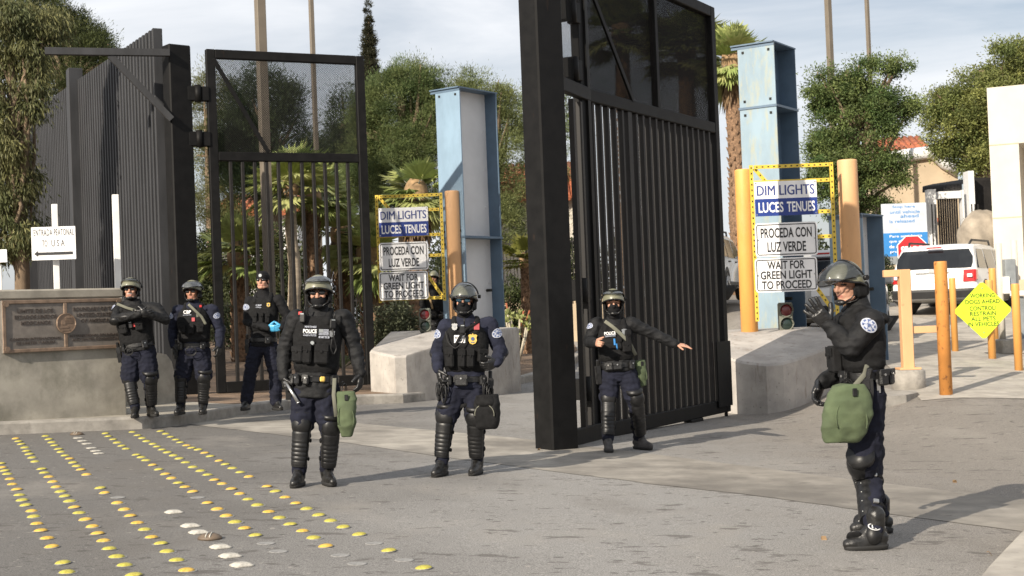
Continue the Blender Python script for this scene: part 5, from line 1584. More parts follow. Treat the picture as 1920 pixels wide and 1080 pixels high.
def officer(c):
    lift = c.get('lift', 0.0)
    Ar = ground_pt(*c['ankles'][0], lift=lift + .10); Al = ground_pt(*c['ankles'][1], lift=lift + .10)
    if 'D' in c:
        Ar = at(*c['ankles'][0], c['D']); Al = at(*c['ankles'][1], c['D'])
    mid = (Ar + Al) / 2
    gz = g(mid.x, mid.y) + lift
    base = Vector((mid.x, mid.y, gz)); D = mid.y + c.get('dD', 0)
    P = lambda q: at(q[0], q[1], D + (q[2] if len(q) > 2 else 0)) - base
    Ar = Ar - base; Al = Al - base
    for a in (Ar, Al): a.z = .10 + (g(a.x + base.x, a.y + base.y) + lift - gz)
    J = {k: P(v) for k, v in c['J'].items()}
    J['ank_r'], J['ank_l'] = Ar, Al
    X = n3(J['sh_l'] - J['sh_r']); pel = (J['hip_r'] + J['hip_l']) / 2 + Vector((0, 0, .04)); nk = J['neck']
    U = n3(nk - pel); X = n3(X - U * X.dot(U)); F = n3(X.cross(U)); Lt = (nk - pel).length
    Fh = n3(c['face']); Uh = Vector((0, 0, 1)); Uh = n3(Uh - Fh * Uh.dot(Fh)); 
    tilt = R(c.get('tilt', 0)); Xh = n3(Uh.cross(Fh)); Uh = n3(Uh * math.cos(tilt) + Xh * math.sin(tilt)); Xh = n3(Uh.cross(Fh))
    H = J['head']
    hp = lambda x, f, u: H + Xh * x + Fh * f + Uh * u
    HM = frame(Xh, Fh, Uh, H)
    bk = c.get('bulk', 1.0); ak = c.get('arm', 1.0)
    # torso profile: t, half width, half depth
    prof = [(-.22, .168, .118), (-.08, .176, .125), (.08, .168, .120), (.3, .166, .122), (.55, .182, .132), (.74, .19, .128), (.86, .172, .108), (.95, .115, .085), (1.02, .07, .07), (1.1, .062, .064)]
    def wd(t, i):
        for a, b in zip(prof, prof[1:]):
            if a[0] <= t <= b[0]:
                return a[i] + (b[i] - a[i]) * (t - a[0]) / (b[0] - a[0])
        return prof[0][i] if t < prof[0][0] else prof[-1][i]
    def torso(mb, k=1.0, e=0.0, t0=-.22, t1=1.1, ex=2.4, n=12, lean=.0):
        secs = []
        for i in range(n + 1):
            t = t0 + (t1 - t0) * i / n
            secs.append((pel + U * (Lt * t) + F * (.012 - .02 * max(0, t - .7)), X * (wd(t, 1) * bk * k + e), F * (wd(t, 2) * bk * k + e), ex))
        mb.loft(secs, 30)
    fdir = {}
    for s in 'rl':
        v = Vector((c['feet'][0 if s == 'r' else 1][0], c['feet'][0 if s == 'r' else 1][1], 0)); fdir[s] = n3(v)
    skin = M[c.get('skin', 'skin')]
    # ---------------- body: one continuous surface
    b = MB()
    torso(b, .80, 0, -.06, 1.1)
    b.chain([pel + U * Lt * .93, nk + U * .02, hp(0, -.025, -.06)], [.065, .058, .056])
    for s in 'rl':
        b.chain([pel + U * Lt * .8 + X * (.1 if s == 'l' else -.1), J['sh_' + s], J['el_' + s], J['wr_' + s]], [.07, .056 * ak, .042 * ak, .029])
        hj = pel + X * (.085 if s == 'l' else -.085) - U * .06
        b.chain([hj, J['kn_' + s], J['ank_' + s]], [.08, .055, .042])
        b.capsule(J['ank_' + s] - Vector((0, 0, .05)), J['ank_' + s] + fdir[s] * .13 - Vector((0, 0, .06)), .036, .03)
    b.ell((0, -.015, .035), (.074, .094, .085), HM); b.ell((0, .022, -.045), (.062, .066, .078), HM)
    b.ell((0, .058, -.098), (.03, .028, .022), HM)
    for sg in (-1, 1):
        b.ell((sg * .042, .060, -.028), (.022, .022, .022), HM); b.ell((sg * .078, -.012, -.015), (.010, .02, .032), HM)
        b.capsule(hp(sg * .012, .084, .022), hp(sg * .046, .07, .021), .0105, .009)
        b.ell((sg * .03, .076, .003), (.013, .009, .008), HM)
        b.capsule(hp(sg * .03, .05, -.1), hp(sg * .062, -.01, -.075), .018, .018)
    b.capsule(hp(0, .084, .012), hp(0, .103, -.034), .0095, .0135); b.capsule(hp(-.014, .09, -.036), hp(.014, .09, -.036), .0085, .0085)
    b.capsule(hp(-.022, .078, -.064), hp(.022, .078, -.064), .0075, .0075); b.capsule(hp(-.018, .076, -.076), hp(.018, .076, -.076), .0085, .0085)
    hk = c.get('hand', 1.0)
    for s in 'rl':
        hd = c['hands'][s]
        hand_shape(b, J['wr_' + s], Vector(hd['d']), Vector(hd['t']), Vector(hd['p']), hd.get('curl', .35), hk * .97, 0, hd.get('spread', 5), hd.get('thumb', .5))
    mous = c.get('moustache')
    def asg(cc):
        d = cc - np.array(H); x = d @ np.array(Xh); f = d @ np.array(Fh); u = d @ np.array(Uh)
        m = np.zeros(len(cc), np.int32); fr_ = (f > .05) & (np.abs(x) < .075) & (np.abs(u) < .15)
        m[fr_ & (np.abs(u + .070) < .0095) & (np.abs(x) < .025)] = 1
        m[fr_ & (np.abs(u - .0235 + .15 * (np.abs(x) - .03)) < .0055) & (np.abs(np.abs(x) - .031) < .02)] = 2
        m[fr_ & (np.abs(u - .003) < .0055) & (np.abs(np.abs(x) - .031) < .013)] = 2
        if mous: m[fr_ & (np.abs(u + .055) < .008) & (np.abs(x) < .032) & (f > .07)] = 3
        return m
    body = blob('person', b, c.get('vox', .0065), [skin, M['lip'], M['hair'], M['grhair']], None, 3, .4, assign=asg, loc=base)
    tag(body, c['label'], 'person')
    me = lambda nm, mb, m, par=None, sharp=None: mb.build(nm, m, par or body, False, None, sharp)
    sd = c.get('seed', 0) * 3.7
    # ---------------- jacket / shirt
    b = MB(); torso(b, 1.0, .0, -.24 if c.get('longj') else -.12, 1.04)
    for s in 'rl':
        sg = 1 if s == 'l' else -1
        sh, el, wr = J['sh_' + s], J['el_' + s], J['wr_' + s]
        m1 = sh.lerp(el, .5); m2 = el.lerp(wr, .45)
        b.chain([pel + U * Lt * .80 + X * sg * .10, sh + U * .0, m1, el, m2, wr], [.085 * bk, .083 * ak, .076 * ak, .066 * ak, .063 * ak, .046 * ak])
    b.loft([(nk - U * .05 + F * .005, X * .085, F * .08, 2), (nk + U * .0, X * .073, F * .074, 2), (nk + U * .035 + F * .008, X * .07, F * .07, 2)], 20)
    blob('jacket', b, .0085, M[c['jacket']], body, 3, .5, folds(c.get('fold', .007) * 1.25, 12, sd))
    # ---------------- trousers
    b = MB()
    b.loft([(pel - U * .16 + F * .0, X * .11, F * .09, 2), (pel - U * .08, X * .165 * bk, F * .12 * bk, 2.3), (pel + U * .03, X * .17 * bk, F * .122 * bk, 2.3), (pel + U * .1, X * .165 * bk, F * .118 * bk, 2.3)], 24)
    for s in 'rl':
        sg = 1 if s == 'l' else -1
        hj = pel + X * (.088 * sg) - U * .07
        kn, an = J['kn_' + s], J['ank_' + s] + Vector((0, 0, .03))
        b.chain([hj, hj.lerp(kn, .5), kn + (hj - kn) * .12, kn, kn.lerp(an, .4), kn.lerp(an, .82), an], [.110 * bk, .106 * bk, .104 * bk, .080, .066, .060, .056] if not c.get('loose') else [.110, .104, .094, .086, .082, .082, .078])
    blob('trousers', b, .0085, M[c.get('trouser', 'navyp')], body, 3, .5, folds(.012, 11, sd + 5))
    # ---------------- boots
    for s in 'rl':
        a = J['ank_' + s]; f = fdir[s]; sdv = Vector((f.y, -f.x, 0)); up = Vector((0, 0, 1))
        o = Vector((a.x, a.y, a.z - .10))
        b = MB()
        b.chain([o + up * .21 - f * .012, o + up * .1 - f * .005], [.058, .054]); b.chain([o + up * .075 - f * .045, o + up * .06 + f * .06, o + up * .045 + f * .145, o + up * .042 + f * .172], [.042, .047, .041, .034])
        b.loft([(o + f * .055 + up * .012, sdv * .046, f * .128, 2.6), (o + f * .055 + up * .04, sdv * .046, f * .128, 2.6)], 22)
        b.chain([o + up * .12 + f * .02, o + up * .065 + f * .10], [.045, .036])
        bt = blob('boot', b, .0075, M[c.get('boot', 'boot')], body, 3, .5, folds(.003, 22, sd))
        b = MB(); b.loft([(o + f * .057 + up * .002, sdv * .048, f * .137, 2.7), (o + f * .057 + up * .024, sdv * .052, f * .142, 2.7), (o + f * .057 + up * .032, sdv * .05, f * .14, 2.7)], 26)
        me('sole', b, M['sole'], bt)
        b = MB()
        for k in range(6):
            q = o + f * (.115 - k * .019) + up * (.078 + k * .019)
            b.tube([q - sdv * .024, q + n3(f + up) * .010, q + sdv * .024], .0035, 5)
        q = o + f * .02 + up * .19
        me('laces', b, M['sole'], bt)
        if c.get('guards', True):
            kn = J['kn_' + s]; ax = n3(a - kn); ln = (a - kn).length; ff = n3(f - ax * f.dot(ax)); ss = ax.cross(ff)
            b = MB(); secs = []; ns = 34
            for k in range(ns + 1):
                t = .10 + .74 * k / ns; q = kn + ax * (ln * t)
                w0 = .080 - .018 * t; d0 = .064 - .012 * t
                rib = 1.0
                if .3 < t < .74: rib = 1 + .035 * (1 if (t * 11) % 1 < .7 else -1)
                if t < .14 or t > .81: rib *= .93
                secs.append((q + ff * .034, ss * (w0 * (1 + (rib - 1) * .6)), ff * (d0 * rib), 2.3))
            b.loft(secs, 26)
            gd = me('shin_guard', b, M['hard'], body, 40)
            b = MB(); kc = kn + ff * .036 - ax * .01
            secs = []
            for k in range(13):
                t = -1 + 2 * k / 12; r_ = math.sqrt(max(.0001, 1 - t * t))
                secs.append((kc + ax * (t * .098), ss * (.088 * r_ ** .8), ff * (.070 * r_ ** .9), 2.2))
            b.loft(secs, 24)
            b.loft([(kn - ax * .118 + ff * .004, ss * .092 * bk, ff * .092 * bk, 2.1), (kn - ax * .075 + ff * .006, ss * .088 * bk, ff * .088 * bk, 2.1)], 22)
            me('knee_pad', b, M['hard'], gd)
            b = MB()
            for t in (.3, .68):
                b = MB(); q = kn + ax * (ln * t); r_ = .085 - .016 * t
                ring = [q + ss * (r_ * math.cos(R(165 + 210 * i / 20))) + ff * (r_ * math.sin(R(165 + 210 * i / 20)) * .95) for i in range(21)]
                b.tube(ring, .0045, 8, 0, True, True, None, 3.2, ax)
                me('guard_strap', b, M['vest'], gd)
            if c.get('rivets'):
                b = MB()
                for t in (.14, .3, .42, .54, .66, .8):
                    for sg in (-1, 1):
                        q = kn + ax * (ln * t) + ff * (.034 + .045) + ss * (sg * .052); b.ell(q, (.005, .005, .005), None, 8, 6)
                for t in (.32, .68):
                    q = kn + ax * (ln * t) + ss * (.082) + ff * .0; b.box((0, 0, 0), (.02, .035, .03), frame(ss, ff, ax, q), 0, .004)
                    q = kn + ax * (ln * t) - ss * (.082) + ff * .0; b.box((0, 0, 0), (.02, .035, .03), frame(ss, ff, ax, q), 0, .004)
                me('rivets', b, M['steel'], gd)
                b = MB(); q = a + ff * .045 - Vector((0, 0, .005))
                b.ell((0, 0, 0), (.070, .062, .082), frame(ss, ff, ax, q - ff * .03), 18, 10); me('ankle_cap', b, M['hard'], gd)
                b = MB(); b.ell((0, 0, 0), (.055, .05, .022), frame(ss, ff, Vector((0, 0, 1)), o + f * .13 + up * .085), 18, 10); me('instep_cap', b, M['hard'], gd)
                side = ss if ss.y < 0 else -ss
                lm = frame(n3(side.cross(-ax)) * -1 if False else n3((-ax).cross(side)), -ax, side, q - ff * .025 + side * .072)
                b = MB(); n_ = 24
                for i in range(n_):
                    a0 = 2 * math.pi * i / n_; a1 = 2 * math.pi * (i + 1) / n_
                    b.bar(lm @ Vector((.036 * math.cos(a0), .023 * math.sin(a0), 0)), lm @ Vector((.036 * math.cos(a1), .023 * math.sin(a1), 0)), .006, .004)
                put_text(b, 'R', lm, .03, .028, 0, .03, .002, 0)
                me('emblem', b, M['signw'], gd)
    # ---------------- gloves
    for s in 'rl':
        hd = c['hands'][s]
        if hd.get('glove'):
            b = MB(); W = J['wr_' + s]; d = n3(hd['d'])
            hand_shape(b, W, d, Vector(hd['t']), Vector(hd['p']), hd.get('curl', .35), hk, .0035, hd.get('spread', 5), hd.get('thumb', .5))
            fa = n3(W - J['el_' + s])
            b.chain([W - fa * .05, W + d * .01], [.042, .036])
            gv = blob('glove', b, .0045, M[hd['glove']], body, 2, .4, folds(.0015, 40, sd))
        if c.get('elbow') and s in c['elbow']:
            el = J['el_' + s]; out = n3(el - (J['sh_' + s] + J['wr_' + s]) / 2 - F * .02) if (el - (J['sh_' + s] + J['wr_' + s]) / 2).length > .03 else n3(X * (1 if s == 'l' else -1) - F * .6)
            fa = n3(J['wr_' + s] - el); b = MB(); sx = n3(fa.cross(out)); oo = sx.cross(fa)
            b.ell((0, 0, 0), (.062, .075, .04), frame(sx, fa, oo, el + oo * .045), 18, 12)
            b.ell((0, .13, -.01), (.055, .11, .035), frame(sx, fa, oo, el + oo * .035), 18, 12)
            me('elbow_guard', b, M['hard'], body)
    # ---------------- vest
    vest = None
    ve = .022
    if c.get('vest', True):
        b = MB()
        t0, t1 = c.get('vt', (.16, .9))
        n = 9; secs = []
        for i in range(n + 1):
            t = t0 + (t1 - t0) * i / n
            nar = 1.0 if t < .62 else 1 - .25 * (t - .62) / .3
            rd = .02 if i in (0, n) else 0
            secs.append((pel + U * (Lt * t) + F * (.012 - .02 * max(0, t - .7)), X * ((wd(min(t, .74), 1) * bk + ve) * nar - rd), F * (wd(min(t, .74), 2) * bk + ve - rd), 2.9))
        b.loft(secs, 30)
        for sg in (-1, 1):
            y0 = pel + U * Lt * (t1 - .08) + X * sg * .095
            b.chain([y0 + F * (wd(.74, 2) * bk), pel + U * (Lt * .985 + .0) + X * sg * .098 + F * .02, y0 - F * (wd(.74, 2) * bk)], [.036, .032, .036])
        vest = blob('vest', b, .0075, M['vest'], body, 3, .5, folds(.003, 16, sd + 2))
        vest['label'] = 'black load carrying vest'
    def surf(a, t, e=0.0, back=False):
        W_ = wd(min(t, .74), 1) * bk + ve; Dp = wd(min(t, .74), 2) * bk + ve; x = max(-.97, min(.97, a / W_)); ex = 2.9
        f = (1 - abs(x) ** ex) ** (1 / ex)
        nx = math.copysign(abs(x) ** (ex - 1) / W_, x); nf = f ** (ex - 1) / Dp
        N = n3(X * nx + F * nf * (-1 if back else 1))
        p = pel + U * (Lt * t) + X * a + F * (.012 + Dp * f * (-1 if back else 1)) + N * e
        Tn = n3(U.cross(N)); 
        return p, Tn, N
    def sm(a, t, e=0.003):
        p, Tn, N = surf(a, t, e); return frame(Tn, U, N, p)
    gear = vest or body
    for it in c.get('gear', []):
        k = it[0]
        if k == 'pouch':
            _, a, t, w_, h_, d_ = it[:6]
            b = MB(); m = sm(a, t, d_ / 2 - .004); b.box((0, 0, 0), (w_, h_, d_), m, 0, min(.014, d_ * .35))
            b.box((0, h_ * .30, d_ * .5 + .001), (w_ * .96, h_ * .34, .006), m, 0, .003); b.box((0, h_ * .12, d_ * .5 + .006), (w_ * .18, h_ * .14, .008), m, 0, .002)
            me('pouch', b, M[it[6] if len(it) > 6 else 'vest'], gear)
        elif k == 'panel':
            _, a, t, w_, h_, mm_ = it; b = MB(); b.box((0, 0, 0), (w_, h_, .006), sm(a, t, .006), 0, .002); me('panel', b, M[mm_], gear)
        elif k == 'text':
            _, s, a, t, w_, h_, mm_ = it; b = MB(); put_text(b, s, sm(a, t, .0105), w_, h_, 0, .03); me('lettering', b, M[mm_], gear)
        elif k == 'flag':
            _, a, t, w_ = it; b = MB(); m = sm(a, t, .0095)
            for i in range(7): b.box((0, w_ * .27 - i * w_ * .09, 0), (w_, w_ * .05, .003), m, 0)
            b.box((-w_ * .27, w_ * .14, .001), (w_ * .44, w_ * .33, .004), m, 1); me('flag_patch', b, [M['patchw'], M['grey']], gear)
        elif k == 'badge':
            _, a, t, w_, mm_ = it; b = MB(); m = sm(a, t, .008)
            sh_ = [(0, -.62), (.3, -.5), (.46, -.2), (.40, .1), (.5, .38), (.28, .5), (.12, .44), (0, .6), (-.12, .44), (-.28, .5), (-.5, .38), (-.40, .1), (-.46, -.2), (-.3, -.5)]
            b.prism([(x * w_, y * w_) for x, y in sh_], .006, m, 0); b.disc((0, .0, .007), w_ * .2, m, 1, 16, .003); b.box((0, -w_ * .38, .008), (w_ * .4, w_ * .08, .003), m, 1)
            me('badge', b, [M[mm_], M['patchb' if mm_ == 'gold' else 'grey']], gear)
        elif k == 'red':
            _, a, t, w_, h_ = it; b = MB(); b.box((0, 0, 0), (w_, h_, .012), sm(a, t, .012), 0, .003); me('red_tab', b, M['red' if w_ < .04 else 'redp'], gear)
        elif k == 'cord':
            pts = [surf(a, t, .02)[0] + F * e for a, t, e in it[1]]; b = MB()
            sp_ = []
            for i in range(len(pts) - 1):
                for q in range(6): sp_.append(pts[i].lerp(pts[i + 1], q / 6))
            for _ in range(2): sp_ = [sp_[0]] + [(sp_[i - 1] + sp_[i] * 2 + sp_[i + 1]) / 4 for i in range(1, len(sp_) - 1)] + [sp_[-1]]
            b.tube(sp_, it[2], 7); me('cord', b, M[it[3]], gear)
        elif k == 'radio':
            _, a, t = it; b = MB(); m = sm(a, t, .025); b.box((0, 0, 0), (.05, .085, .035), m, 0, .008); b.box((0, .03, .02), (.03, .01, .006), m, 1); b.cyl(m @ Vector((.015, .04, 0)), m @ Vector((.015, .10, 0)), .006, 8)
            me('radio', b, [M['hard'], M['grey']], gear)
        elif k == 'strap':
            b = MB(); pts = []
            for a, t, e in it[1]: pts.append(surf(a, t, e)[0])
            sp_ = []
            for i in range(len(pts) - 1):
                for q in range(6): sp_.append(pts[i].lerp(pts[i + 1], q / 6))
            sp_.append(pts[-1])
            b.tube(sp_, it[2], 8, 0, True, True, None, .22, F); me('strap', b, M[it[3]], gear)
        elif k == 'disc':
            _, a, t, r_, mm_ = it; b = MB(); m = sm(a, t, .004); b.disc((0, 0, 0), r_, m, 0, 18, .014); b.disc((0, 0, .014), r_ * .7, m, 1, 18, .003); me('round_badge', b, [M['hard'], M[mm_]], gear)
    # ---------------- sleeve patches
    for (s, t, off, r_) in c.get('patch', []):
        sh, el = J['sh_' + s], J['el_' + s]; ax = n3(el - sh); o = n3(Vector(off)); o = n3(o - ax * o.dot(ax)); q = sh.lerp(el, t) + o * (.083 * ak)
        sx = n3((-ax).cross(o)); m = frame(sx, -ax, o, q)
        b = MB(); poly = [(r_ * 1.12 * math.cos(2 * math.pi * i / 24), r_ * .84 * math.sin(2 * math.pi * i / 24)) for i in range(24)]
        # dish the patch round the sleeve
        vs = []; fs = []
        for j, kk in enumerate((1.0, .84, .6, .3, .0)):
            for (x, y) in poly: vs.append((x * kk, y * kk, .005 - (x * kk) ** 2 / .17))
        for j in range(4):
            for i in range(24):
                i2 = (i + 1) % 24; fs.append((j * 24 + i, j * 24 + i2, (j + 1) * 24 + i2, (j + 1) * 24 + i))
        for j, f_ in enumerate(fs): b.add([vs[q_] for q_ in f_], [(0, 1, 2, 3)], 1 if ((j // 24) == 1 and j % 3) or ((j // 24) == 2 and j % 5 == 1) or ((j // 24) == 3 and j % 4 == 0) else 0, True, m)
        b.prism([(-r_ * .42, r_ * .02), (-r_ * .15, -r_ * .06), (0, -r_ * .3), (r_ * .15, -r_ * .06), (r_ * .42, r_ * .02), (r_ * .2, r_ * .12), (0, r_ * .24), (-r_ * .2, r_ * .12)], .002, m, 1, .0065)
        me('sleeve_patch', b, [M['patchw'], M['patchb']], body)
    # ---------------- belt and what it carries
    if c.get('belt', True):
        b = MB(); secs = []
        bw, bd = .172 * bk + .014, .124 * bk + .014
        tb = c.get('tbelt', .02)
        secs = [(pel + U * (Lt * tb + z) + F * .004, X * (bw + e), F * (bd + e), 2.4) for z, e in ((-.028, -.004), (-.024, .006), (.024, .006), (.028, -.004))]
        b.loft(secs, 30); belt = me('belt', b, M['leath'], body, 40)
        def bp(deg, e=0):
            a = R(deg); ca, sa = math.sin(a), math.cos(a)     # 0 = front, + towards the wearer's left
            p = pel + U * (Lt * tb) + F * .004 + X * (bw * math.copysign(abs(ca) ** (2 / 2.4), ca)) + F * (bd * math.copysign(abs(sa) ** (2 / 2.4), sa)); N = n3(X * ca + F * sa)
            return frame(n3(U.cross(N)), U, N, p + N * e)
        for it in c.get('beltgear', []):
            k, deg = it[0], it[1]; b = MB()
            if k == 'pouch':
                w_, h_, d_ = it[2:5]; m = bp(deg, d_ / 2 + .004); b.box((0, -.01, 0), (w_, h_, d_), m, 0, .012); b.box((0, h_ * .22, d_ / 2), (w_ * .98, h_ * .42, .006), m, 0, .003); b.disc((0, h_ * .08, d_ / 2 + .003), .008, m, 1, 10, .003)
                me('belt_pouch', b, [M['leath'], M['steel']], belt)
            elif k == 'holster':
                m = bp(deg, .035) @ Matrix.Translation((0, it[2] if len(it) > 2 else -.06, 0))
                b.prism([(-.045, .06), (-.05, -.03), (-.04, -.13), (.03, -.135), (.045, -.02), (.045, .06)], .045, m, 0, -.022); b.box((.0, .085, 0), (.035, .09, .035), m @ Matrix.Rotation(-.25, 4, 'Z'), 1, .008)
                b.box((0, .02, .026), (.05, .06, .008), m, 0, .003); b.box((0, -.06, .026), (.04, .05, .006), m, 0, .003)
                me('holster', b, [M['hard'], M['leath']], belt)
            elif k == 'cuffs':
                m = bp(deg, .03)
                for q in range(4):
                    a0 = random.uniform(-.3, .3); r_ = random.uniform(.05, .075)
                    ring = [m @ Vector((r_ * .55 * math.sin(R(20 * i)) + a0 * .1, -r_ - .02 + r_ * 1.2 * math.cos(R(20 * i)) - .02 * q, .01 * q)) for i in range(19)]
                    b.tube(ring, .005, 6)
                me('zip_cuffs', b, M['hard'], belt)
            elif k == 'keys':
                m = bp(deg, .02); b.box((0, -.06, 0), (.012, .06, .006), m); b.box((.012, -.08, 0), (.01, .05, .005), m); b.disc((0, -.03, 0), .012, m, 0, 10, .005); me('keys', b, M['steel'], belt)
            elif k == 'buckle':
                b.box((0, 0, 0), (.06, .05, .012), bp(deg, .008), 0, .004); me('buckle', b, M['hard'], belt)
            elif k == 'gold':
                b.box((0, 0, 0), (.045, .045, .02), bp(deg, .015), 0, .01); me('gold_badge', b, M['gold'], belt)
            elif k == 'loop':
                m = bp(deg, .05); r_ = it[2]
                for q in range(2):
                    ring = [m @ Vector((r_ * math.sin(R(20 * i)), -r_ * (1.0 + .2 * q) + r_ * math.cos(R(20 * i)) * .8, .015 * q)) for i in range(19)]
                    b.tube(ring, .0045, 6)
                me('cable_loop', b, M[it[3]], belt)
    # ---------------- head gear
    if c.get('helmet', True):
        def rim_u(ct): return .008 + .034 * max(0, ct) ** 1.5 - .040 * max(0, -ct)
        vs = []; fs = []; nth, nph = 40, 14
        def shell(k):
            o = []
            for j in range(nph + 1):
                p = math.pi / 2 * j / nph
                for i in range(nth):
                    th = 2 * math.pi * i / nth; ct, st_ = math.cos(th), math.sin(th)
                    u0 = .012 + .142 * math.cos(p); ru = rim_u(ct); u = u0 + (ru - .012) * (j / nph) ** 3
                    rr_ = math.sin(p) * (1 + .02 * (j / nph) ** 6); fo = .140 if ct > 0 else .126
                    o.append((.115 * k * rr_ * st_, .012 + fo * k * rr_ * ct, u if k == 1 else u - .004 * (1 - j / nph)))
            return o
        o1 = shell(1.0); o2 = shell(.93)
        b = MB(); vs = o1 + o2; off = len(o1)
        for j in range(nph):
            for i in range(nth):
                i2 = (i + 1) % nth; a0 = j * nth
                fs.append((a0 + i, a0 + nth + i, a0 + nth + i2, a0 + i2)); fs.append((off + a0 + i, off + a0 + i2, off + a0 + nth + i2, off + a0 + nth + i))
        for i in range(nth):
            i2 = (i + 1) % nth; a0 = nph * nth; fs.append((a0 + i, off + a0 + i, off + a0 + i2, a0 + i2))
        b.add(vs, fs, 0, True, HM)
        hel = me('helmet', b, M['olive'], body)
        b = MB(); rim = [HM @ Vector(o1[nph * nth + i % nth]) for i in range(nth + 1)]
        b.tube(rim, .0075, 8); me('helmet_rim', b, M['hard'], hel)
        b = MB()
        for sg in (-1, 1):
            b.box((sg * .089, -.022, -.038), (.034, .098, .112), HM, 0, .016); b.box((sg * .092, .03, -.05), (.018, .04, .06), HM, 0, .008)
            b.box((sg * .06, -.082, -.036), (.07, .05, .10), HM, 0, .02)
        b.ell((0, -.096, -.035), (.085, .03, .055), HM)
        blob('ear_padding', b, .006, M['vest'], hel, 4)
        b = MB()
        for sg in (-1, 1):
            b.tube([hp(sg * .095, .02, -.04), hp(sg * .075, .05, -.085), hp(sg * .035, .085, -.112)], .011, 8, 0, True, True, None, .45, Uh)
            b.tube([hp(sg * .098, -.03, -.06), hp(sg * .075, .02, -.105), hp(sg * .035, .08, -.118)], .009, 8, 0, True, True, None, .45, Uh)
        b.ell((0, .083, -.110), (.043, .026, .021), HM); b.ell((0, .098, -.108), (.02, .014, .009), HM)
        me('chin_strap', b, M['leath'], hel)
        if 'visor' in c:
            v0, v1 = [R(q) for q in c['visor']]
            vs = []; fs = []; nc, nv = 28, 12; hc = (0, -.035, .035)
            def vp(cang, v):
                kk = (v - v0) / max(1e-6, v1 - v0); s_ = math.sin(cang) ** (.62 + .38 * kk ** 2); fr_ = c.get('vfr', .225); ur = .128 - .02 * kk * (v1 > R(85)); v = v + R(30) * (1 - math.sin(cang)) * (1 - kk)
                return Vector((.122 * math.cos(cang) * (1 - .0 * s_), hc[1] + fr_ * s_ * math.cos(v), hc[2] + ur * s_ * math.sin(v)))
            cs = [R(9 + 162 * i / nc) for i in range(nc + 1)]
            for i in range(nc + 1):
                for j in range(nv + 1): vs.append(vp(cs[i], v0 + (v1 - v0) * j / nv))
            for i in range(nc):
                for j in range(nv):
                    q = i * (nv + 1) + j; fs.append((q, q + 1, q + nv + 2, q + nv + 1))
            b = MB(); b.add(vs, fs, 0, True, HM); vz = me('visor', b, M[c.get('visorm', 'visor')], hel)
            b = MB(); b.tube([HM @ vp(q, v0) for q in cs], .004, 6); b.tube([HM @ vp(q, v1) for q in cs], .0065, 6)
            me('visor_edge', b, M['hard'], vz)
            b = MB()
            for sg in (-1, 1): b.cyl(hp(sg * .118, hc[1], hc[2]), hp(sg * .142, hc[1], hc[2]), .017, 14)
            me('visor_hinge', b, M['hard'], hel)
    elif c.get('beanie'):
        b = MB(); b.ell((0, -.014, .045), (.087, .107, .092), HM)
        b.loft([(hp(0, -.012, .022), Xh * .09, Fh * .112, 2), (hp(0, -.012, .07), Xh * .088, Fh * .108, 2)], 24); b.ell((0, -.06, .0), (.084, .06, .06), HM)
        be = blob('beanie', b, .006, M['black'], body, 3)
        b = MB(); b.disc((0, 0, 0), .022, frame(Xh, Uh, Fh, hp(0, .098, .06)), 0, 16, .004); me('beanie_badge', b, M['grey'], be)
    if 'mask' in c:
        b = MB(); up_ = c['mask']
        b.ell((0, .024, -.068), (.069, .077, .072), HM)
        if up_ > -.03: b.ell((0, .03, -.04), (.066, .074, .05), HM); b.capsule(hp(0, .09, -.02), hp(0, .104, -.036), .013, .017)
        b.chain([hp(0, -.01, -.09), hp(0, -.02, -.14), nk + U * .005], [.07, .07, .076])
        blob('face_mask', b, .006, M['black'], body, 3, .5, folds(.003, 24, sd))
    else:
        b = MB(); b.loft([(nk - U * .02, X * .08, F * .08, 2), (nk + U * .03 + F * .005, X * .072, F * .074, 2), (nk + U * .055 + F * .012, X * .067, F * .072, 2), (nk + U * .078 + F * .014, X * .066, F * .07, 2)], 22, caps=True)
        me('collar', b, M[c['jacket']], body)
    if c.get('glasses'):
        b = MB()
        for sg in (-1, 1):
            b.ell((sg * .034, .080, .002), (.032, .017, .0205), HM, 16, 10)
        gl_ = me('sunglasses', b, M[c['glasses']], body)
        b = MB(); b.capsule(hp(-.01, .1, .008), hp(.01, .1, .008), .005, .005)
        for sg in (-1, 1): b.tube([hp(sg * .064, .078, .010), hp(sg * .083, .03, .008), hp(sg * .082, -.03, .004)], .0045, 6)
        b.tube([hp(-.064, .082, .018), hp(-.03, .097, .021), hp(.03, .097, .021), hp(.064, .082, .018)], .004, 6)
        me('glasses_frame', b, M['hard'], gl_)
    c['out'] = dict(base=base, J=J, X=X, U=U, F=F, pel=pel, body=body, Lt=Lt)
    return c['out']

down = (0.0, -.08, -1)
